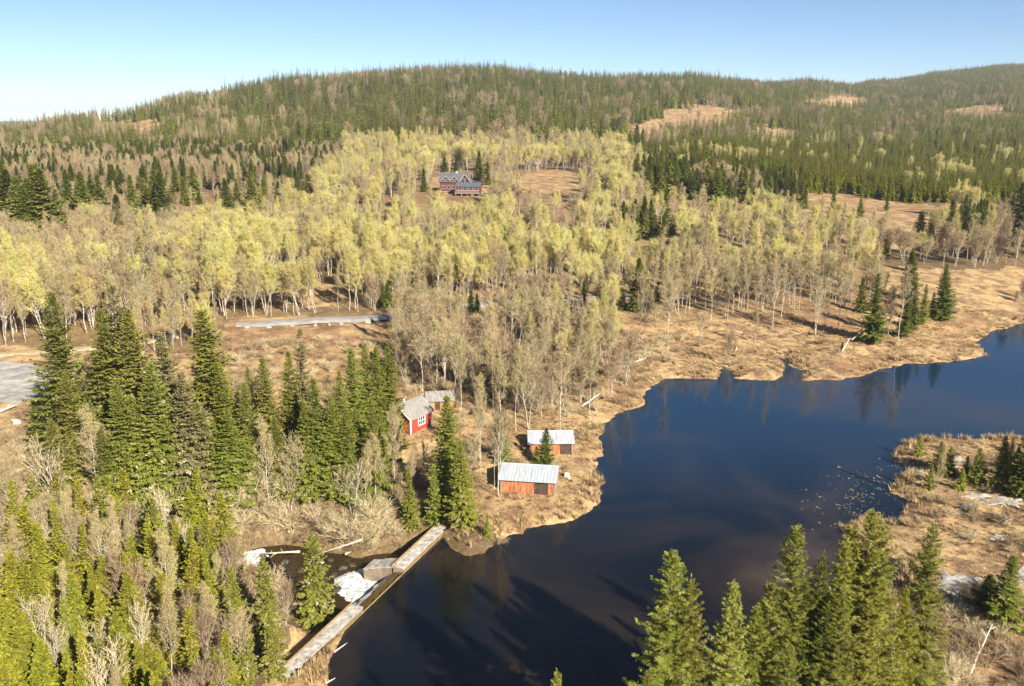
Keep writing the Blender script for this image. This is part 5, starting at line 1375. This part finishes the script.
def gable_roof(e, L, W, zh, rise, over, mat, rib=.45, ov_end=.35, seed=0, trim=None):
    """two sheet slopes with standing ribs, ridge along x"""
    hw = W / 2; sl = rise / hw
    for sgn, nm in ((-1, 'roof_slope'), (1, 'roof_slope')):
        def fn(g):
            ye, yr = (hw + over) * sgn, 0.0
            ze = zh - over * sl; zr = zh + rise
            c = W / 2
            pts = [(-ov_end, c + ye, ze), (L + ov_end, c + ye, ze), (L + ov_end, c + yr, zr), (-ov_end, c + yr, zr)]
            g.prism(pts, (0, 0, .09))
        o = part(nm, e, mat, fn)
        def ribs(g):
            x = -ov_end + .05
            while x < L + ov_end:
                c = W / 2; ye = (hw + over + .01) * sgn
                pts = [(x, c + ye, zh - over * sl + .085), (x + .05, c + ye, zh - over * sl + .085), (x + .05, c, zh + rise + .085), (x, c, zh + rise + .085)]
                g.prism(pts, (0, 0, .045)); x += rib
        part('standing_seam', o, mat, ribs, 'stuff')
    part('ridge_cap', e, mat, lambda g: g.prism([(-ov_end - .02, W / 2 - .2, zh + rise + .06), (-ov_end - .02, W / 2 + .2, zh + rise + .06), (-ov_end - .02, W / 2, zh + rise + .19)], (L + 2 * ov_end + .04, 0, 0)))
    if trim:
        for x in (-ov_end - .05, L + ov_end):
            for sgn in (-1, 1):
                part('bargeboard', e, trim, lambda g: g.prism([(x, W / 2 + sgn * (hw + over), zh - over * sl - .14), (x, W / 2 + sgn * (hw + over), zh - over * sl + .08), (x, W / 2, zh + rise + .08), (x, W / 2, zh + rise - .16)], (.05, 0, 0)))

def window(e, x, z, w, h, y, rows=2, cols=3, axis='x', frame=None, d=-1):
    """window with casing, bars and single panes; stands in the plane y (axis x) or x=y (axis y)"""
    fr = frame or M['white_paint']
    def bx(g, a0, a1, z0, z1, o0, o1):
        if axis == 'x': g.box(a0, a1, y + min(o0, o1), y + max(o0, o1), z0, z1)
        else: g.box(y + min(o0, o1), y + max(o0, o1), a0, a1, z0, z1)
    t = .12
    wnd = part('window', e, fr, lambda g: [bx(g, x - t, x, z - t, z + h + t, d * .02, d * .12), bx(g, x + w, x + w + t, z - t, z + h + t, d * .02, d * .12), bx(g, x, x + w, z - t, z, d * .02, d * .12), bx(g, x, x + w, z + h, z + h + t, d * .02, d * .12)])
    pw, ph = w / cols, h / rows
    for i in range(cols):
        for j in range(rows):
            part('pane', wnd, M['glass'], lambda g: bx(g, x + i * pw + .03, x + (i + 1) * pw - .03, z + j * ph + .03, z + (j + 1) * ph - .03, d * .03, d * .05))
    if cols > 1 or rows > 1:
        part('glazing_bar', wnd, fr, lambda g: [bx(g, x + i * pw - .03, x + i * pw + .03, z, z + h, d * .03, d * .09) for i in range(1, cols)] + [bx(g, x, x + w, z + j * ph - .03, z + j * ph + .03, d * .03, d * .085) for j in range(1, rows)], 'stuff')
    return wnd

def gable_wall(e, name, W, zh, rise, x, mat, sgn, seed):
    return board_wall(e, name, .06, W - .06, x, -.1, zh, mat, 'y', seed, zfn=lambda q: zh + rise * (1 - abs(q - W / 2) / (W / 2)) - .02) if sgn > 0 else \
        part(name, e, mat, lambda g: g.prism([(x, .06, -.1), (x, W - .06, -.1), (x, W - .06, zh), (x, W / 2, zh + rise - .03), (x, .06, zh)], (.08, 0, 0)))

def site(p0, p1):
    """frame of a building from the two ends of its front wall"""
    p0, p1 = np.asarray(p0), np.asarray(p1); a = math.atan2(p1[1] - p0[1], p1[0] - p0[0])
    return np.array([p0[0], p0[1], min(p0[2], p1[2])]), a, float(np.hypot(*(p1 - p0)[:2]))

def boathouse(px0, px1, W, zh, rise, label, seed, door_at, worn):
    o, a, L = site(ground(*px0), ground(*px1))
    e = empty('boathouse', up(o, .1), a)
    part('foundation', e, M['stone_base'], lambda g: [g.box(x, x + .5, y, y + .5, -1.6, -.02) for x in (.0, L * .33, L * .66, L - .5) for y in (.05, W - .55)] + [g.box(.52, L - .52, .18, .30, -.5, -.03)], 'stuff')
    d0, d1 = door_at * L, door_at * L + 1.9
    board_wall(e, 'front_wall', .08, L - .08, 0, 0, zh - .04, worn, 'x', seed, skip=((d0, d1),))
    dr = board_wall(e, 'door', d0 + .03, d1 - .03, .06, .05, zh - .25, M['dark_wood_and_shade'], 'x', seed + 1, bw=.22)
    part('handle', dr, M['grey_wood'], lambda g: g.box(d0 + .25, d0 + .31, -.06, -.005, .9, 1.15))
    part('lintel', e, M['grey_wood'], lambda g: g.box(d0 - .1, d1 + .1, -.07, .04, zh - .24, zh - .06))
    part('back_wall', e, worn, lambda g: g.box(.08, L - .08, W - .05, W + .02, -.1, zh - .04))
    gable_wall(e, 'end_wall', W, zh, rise, L, M['grey_wood'], 1, seed + 2)
    gable_wall(e, 'end_wall', W, zh, rise, 0, M['grey_wood'], -1, seed + 3)
    for x in (0, L):
        for y in (0, W): part('corner_post', e, M['grey_wood'], lambda g: g.box(x - .09, x + .09, y - .10, y + .09, -.3, zh - .08))
    gable_roof(e, L, W, zh, rise, .45, M['roof_metal'], seed=seed, trim=M['grey_wood'])
    return tag(e, label, 'boathouse')
boathouse((501, 491), (554, 498), 5.4, 2.2, 1.0, 'long red-brown plank boathouse with pale metal roof close to the shore', 11, .62, M['red_worn'])
boathouse((530, 451), (572, 456), 4.8, 2.1, .9, 'smaller dark plank boathouse with pale metal roof behind a little spruce', 21, .72, M['red_worn'])

def cabin():
    o, a, L = site(ground(411, 437), ground(431.5, 427.5)); L = max(5.0, L); W, zh, rise = 4.4, 2.7, 1.7
    e = empty('cabin', up(o, .25), a)
    part('foundation', e, M['stone_base'], lambda g: g.box(.08, L - .08, .08, W - .08, -1.6, -.02))
    board_wall(e, 'front_wall', .1, L - .1, 0, 0, zh - .05, M['red_paint'], 'x', 31)
    part('back_wall', e, M['red_paint'], lambda g: g.box(.1, L - .1, W - .05, W + .02, 0, zh - .05))
    gable_wall(e, 'end_wall', W, zh, rise, L, M['red_paint'], 1, 33)
    part('end_wall', e, M['red_paint'], lambda g: g.prism([(0, .06, 0), (0, W - .06, 0), (0, W - .06, zh), (0, W / 2, zh + rise - .03), (0, .06, zh)], (.08, 0, 0)))
    for x in (0, L):
        for y in (0, W): part('corner_board', e, M['white_paint'], lambda g: g.box(x - .10, x + .10, y - .10, y + .10, -.05, zh - .1))
    window(e, L * .5 - .7, .95, 1.5, 1.25, -.02, 2, 3)
    window(e, W * .5 - .5, .95, 1.0, 1.2, -.01, 2, 2, axis='y')
    gable_roof(e, L, W, zh, rise, .4, M['roof_grey'], .6, .4, trim=M['white_paint'])
    part('chimney', e, M['stone_base'], lambda g: [g.box(L * .3, L * .3 + .5, W * .6, W * .6 + .5, zh + .8, zh + rise + .7), g.box(L * .3 - .06, L * .3 + .56, W * .6 - .06, W * .6 + .56, zh + rise + .702, zh + rise + .8)])
    tag(e, 'small red cabin with white-barred window and grey roof among spruces', 'cabin')
cabin()
def shed():
    o, a, L = site(ground(428, 411), ground(455, 412)); L = 4.2; W, zh, rise = 2.8, 2.1, .9
    e = empty('shed', up(o, .1), a + .1)
    board_wall(e, 'front_wall', .06, L - .06, 0, -.1, zh - .05, M['orange_wood'], 'x', 41)
    part('back_wall', e, M['orange_wood'], lambda g: g.box(.06, L - .06, W - .05, W, -.1, zh - .05))
    gable_wall(e, 'end_wall', W, zh, rise, L, M['orange_wood'], 1, 43); gable_wall(e, 'end_wall', W, zh, rise, 0, M['orange_wood'], -1, 44)
    part('door', e, M['dark_wood_and_shade'], lambda g: g.box(1.2, 2.1, -.11, -.06, -.05, 1.85))
    gable_roof(e, L, W, zh, rise, .4, M['roof_grey'], .5, .35, trim=M['grey_wood'])
    tag(e, 'low tawny shed with pale grey roof just behind the red cabin', 'shed')
shed()

def big_house():
    o = ground(440, 192); e = empty('house', up(o, .2), math.radians(-6))
    L, W, zh, rise = 12.5, 8.0, 4.2, 2.9
    R_ = M['house_red']; Wt = M['trim_dull']
    part('foundation', e, M['stone_base'], lambda g: g.box(.05, L - .05, .05, W - .05, -2.5, -.02))
    part('wall', e, R_, lambda g: [g.box(0, L, 0, W, 0, zh), g.prism([(0, 0, zh + .002), (0, W, zh + .002), (0, W / 2, zh + rise)], (L, 0, 0))])
    rf = part('roof', e, M['roof_slate'], lambda g: [g.prism([(-.5, W / 2 + s * (W / 2 + .5), zh - .36), (L + .5, W / 2 + s * (W / 2 + .5), zh - .36), (L + .5, W / 2, zh + rise + .06), (-.5, W / 2, zh + rise + .06)], (0, 0, .16)) for s in (-1, 1)])
    part('chimney', rf, Wt, lambda g: g.box(6.2, 7.0, 4.3, 5.1, zh + 2, zh + rise + 1.1))
    for x in (2.6, 6.2):
        d = part('dormer', e, R_, lambda g: g.prism([(x - 1.4, -.35, zh - .5), (x + 1.4, -.35, zh - .5), (x + 1.4, -.35, zh + .5), (x, -.35, zh + 2.0), (x - 1.4, -.35, zh + .5)], (0, 3.6, 0)))
        part('dormer_roof', d, M['roof_slate'], lambda g: [g.prism([(x + s * 1.85, -.75, zh + .1), (x, -.75, zh + 2.08), (x, -.75, zh + 2.24), (x + s * 1.85, -.75, zh + .28)], (0, 4.4, 0)) for s in (-1, 1)])
        part('bargeboard', d, Wt, lambda g: [g.prism([(x + s * 1.95, -.82, zh + .0), (x, -.82, zh + 2.10), (x, -.82, zh + 2.34), (x + s * 1.95, -.82, zh + .28)], (0, .06, 0)) for s in (-1, 1)])
    for x in (1.0, 3.4, 5.4, 7.6): window(e, x, 1.0, 1.2, 1.4, -.002, 1, 2, frame=Wt)
    for x in (2.1, 5.7): window(e, x, zh - .1, 1.0, .9, -.352, 1, 2, frame=Wt)
    # cross gable
    cg = part('cross_gable', e, R_, lambda g: g.prism([(9.0, -2.2, 0), (13.2, -2.2, 0), (13.2, -2.2, zh + .3), (11.1, -2.2, zh + 2.9), (9.0, -2.2, zh + .3)], (0, 6, 0)))
    part('gable_roof', cg, M['roof_slate'], lambda g: [g.prism([(11.1 + s * 2.7, -2.7, zh - .32), (11.1, -2.7, zh + 2.98), (11.1, -2.7, zh + 3.16), (11.1 + s * 2.7, -2.7, zh - .1)], (0, 7, 0)) for s in (-1, 1)])
    part('bargeboard', cg, Wt, lambda g: [g.prism([(11.1 + s * 2.8, -2.78, zh - .5), (11.1, -2.78, zh + 2.96), (11.1, -2.78, zh + 3.3), (11.1 + s * 2.8, -2.78, zh - .1)], (0, .07, 0)) for s in (-1, 1)])
    for x in (9.7, 11.4): window(e, x, zh - .4, 1.1, 1.5, -2.202, 1, 1, frame=Wt)
    # wing on stilts with balcony
    wx0, wx1, wy0, wy1, fz = 8.6, 18.4, -9.5, -3.2, .4
    wg = part('wing', e, R_, lambda g: [g.box(wx0, wx1, wy0, wy1, fz, fz + 2.5), g.prism([(wx0, wy0, fz + 2.502), (wx0, wy1, fz + 2.502), (wx0, (wy0 + wy1) / 2, fz + 3.6)], (wx1 - wx0, 0, 0))])
    part('wing_roof', wg, M['roof_slate'], lambda g: [g.prism([(wx0 - .4, (wy0 + wy1) / 2 + s * 3.6, fz + 2.35), (wx1 + .4, (wy0 + wy1) / 2 + s * 3.6, fz + 2.35), (wx1 + .4, (wy0 + wy1) / 2, fz + 3.66), (wx0 - .4, (wy0 + wy1) / 2, fz + 3.66)], (0, 0, .14)) for s in (-1, 1)])
    for k in range(4): window(e, wx0 + .9 + k * 2.3, fz + .9, 1.3, 1.2, wy0 - .002, 1, 2, frame=Wt)
    dk = part('balcony', e, M['grey_wood'], lambda g: g.box(wx0 - .3, wx1 + .3, wy0 - 2.2, wy0 - .01, fz - .3, fz - .05))
    part('railing', dk, Wt, lambda g: [g.box(wx0 - .3, wx1 + .3, wy0 - 2.2, wy0 - 2.1, fz + .9, fz + 1.0)] + [g.box(wx0 - .3 + k * .35, wx0 - .24 + k * .35, wy0 - 2.18, wy0 - 2.12, fz - .048, fz + .898) for k in range(int((wx1 - wx0 + .5) / .35))], 'stuff')
    part('under_wing_shade', e, M['dark_wood_and_shade'], lambda g: g.box(wx0 + .3, wx1 - .3, wy0 + 1.5, wy1, -3.2, fz - .01))  # dark box stands in for the shade under the open wing
    for k in range(5): part('post', e, Wt if k % 2 else M['grey_wood'], lambda g: g.box(wx0 + k * 2.4, wx0 + .2 + k * 2.4, wy0 - 2.1, wy0 - 1.9, -3.6, fz - .31))
    tag(e, 'large red house with dark roof, white-trimmed gables and balcony on the slope', 'house')
big_house()

# ------------------------------------------------------------------ dry grass, reeds, debris
def tuft(seed, n, h, spread, w):
    r = np.random.default_rng(seed); a = r.uniform(0, 6.28, n); sp = r.uniform(.05, 1, n) * spread
    b = np.stack([np.cos(a) * sp * .4, np.sin(a) * sp * .4, np.full(n, -.05)], -1); hh = h * r.uniform(.5, 1.1, n)
    e = b + np.stack([np.cos(a) * sp * 1.1, np.sin(a) * sp * 1.1, hh], -1); wd = np.stack([-np.sin(a), np.cos(a), np.zeros(n)], -1) * w
    g = Geo(); g.tris(np.stack([b - wd, b + wd, e], 1), np.clip(r.normal(.5, .22, n), 0, 1)); return g
def grass():
    n = 90000; rad = np.sqrt(rng.uniform(62 ** 2, 262 ** 2, n)); az = rng.uniform(-.62, .62, n); x, y = rad * np.sin(az), rad * np.cos(az)
    d = poly_sdf(x, y, SHORE); z = height(x, y)
    den = 0.5 + fbm(x / 5, y / 5, 55, 3)
    keep = (z > .08) & (d > -2) & (d < 60) & (rng.random(n) < np.clip(den, .05, 1) * (1 - .72 * sstep(d, 6, 45))) & (line_dist(x, y, ROAD) > 4) & (line_dist(x, y, STREAM) > 4) & (line_dist(x, y, np.array([dw(-14, .9, 0), dw(DLEN + 1, .9, 0)])) > 1.4)
    x, y, z, d = x[keep], y[keep], z[keep], d[keep]; n = len(x)
    sc_ = rng.uniform(.6, 1.5, n) * (1 + .8 * (d < 3))
    ms = [tuft(500 + i, 26, .42, .34, .022).build('dry_tuft', [M['grass_dry']]) for i in range(3)] + [tuft(510, 30, .34, .4, .03).build('heather_tuft', [M['heather']])] + [tuft(511, 22, .55, .3, .02).build('reed_tuft', [M['grass_dry']])]
    k = np.where(rng.random(n) < .16, 3, rng.integers(0, 3, n)); k = np.where((d < 2.0) & (rng.random(n) < .6), 4, k)
    scatter('dry_grass', np.stack([x, y, z], -1), np.stack([sc_, sc_, sc_ * rng.uniform(.7, 1.2, n)], -1), np.stack([np.zeros(n), np.zeros(n), rng.uniform(0, 6.28, n)], -1), k, ms, 'straw-coloured dry grass, reeds and heather on the banks', 'grass')
    print('grass', n)
grass()
def debris():
    g = Geo(); r = np.random.default_rng(8)
    for i in range(95):
        c = (872, 492) if i < 70 else (842, 514)
        p = at_z(r.normal(c[0], 26), r.normal(c[1], 13), .02)
        if poly_sdf(np.array([p[0]]), np.array([p[1]]), SHORE)[0] > -.3: continue
        for k in range(r.integers(2, 7)):
            a = r.uniform(0, 6.28); l = r.uniform(.05, .22); q = p + np.array([r.normal(0, .4), r.normal(0, .4), 0])
            dx = np.array([math.cos(a), math.sin(a), 0]) * l; dy = np.array([-math.sin(a), math.cos(a), 0]) * l * r.uniform(.1, .4)
            h = np.array([0, 0, r.uniform(.02, .12)])
            g.quads([[q - dx, q + dy + h, q + dx, q - dy + h * .3]], r.uniform(.2, 1))
    tag(link('reed_debris', g.build('reed_debris', M['twig_grey'])), 'broken reeds floating in the shallow bay by the spit', 'reeds', kind='stuff')
debris()

# ------------------------------------------------------------------ haze: one closed box of thin even air
def haze():
    g = Geo(); g.box(-12600, 12600, -12600, 12600, -17, 196)
    m, nt, out = new_mat('thin_haze'); pv = N(nt, 'ShaderNodeVolumePrincipled')
    pv.inputs['Color'].default_value = (.80, .88, 1.0, 1); pv.inputs['Density'].default_value = 0.00008; pv.inputs['Anisotropy'].default_value = 0.0
    nt.links.new(pv.outputs[0], out.inputs['Volume'])
    tag(link('haze', g.build('haze', m)), 'thin pale haze over the valley', 'haze', kind='stuff')
haze()
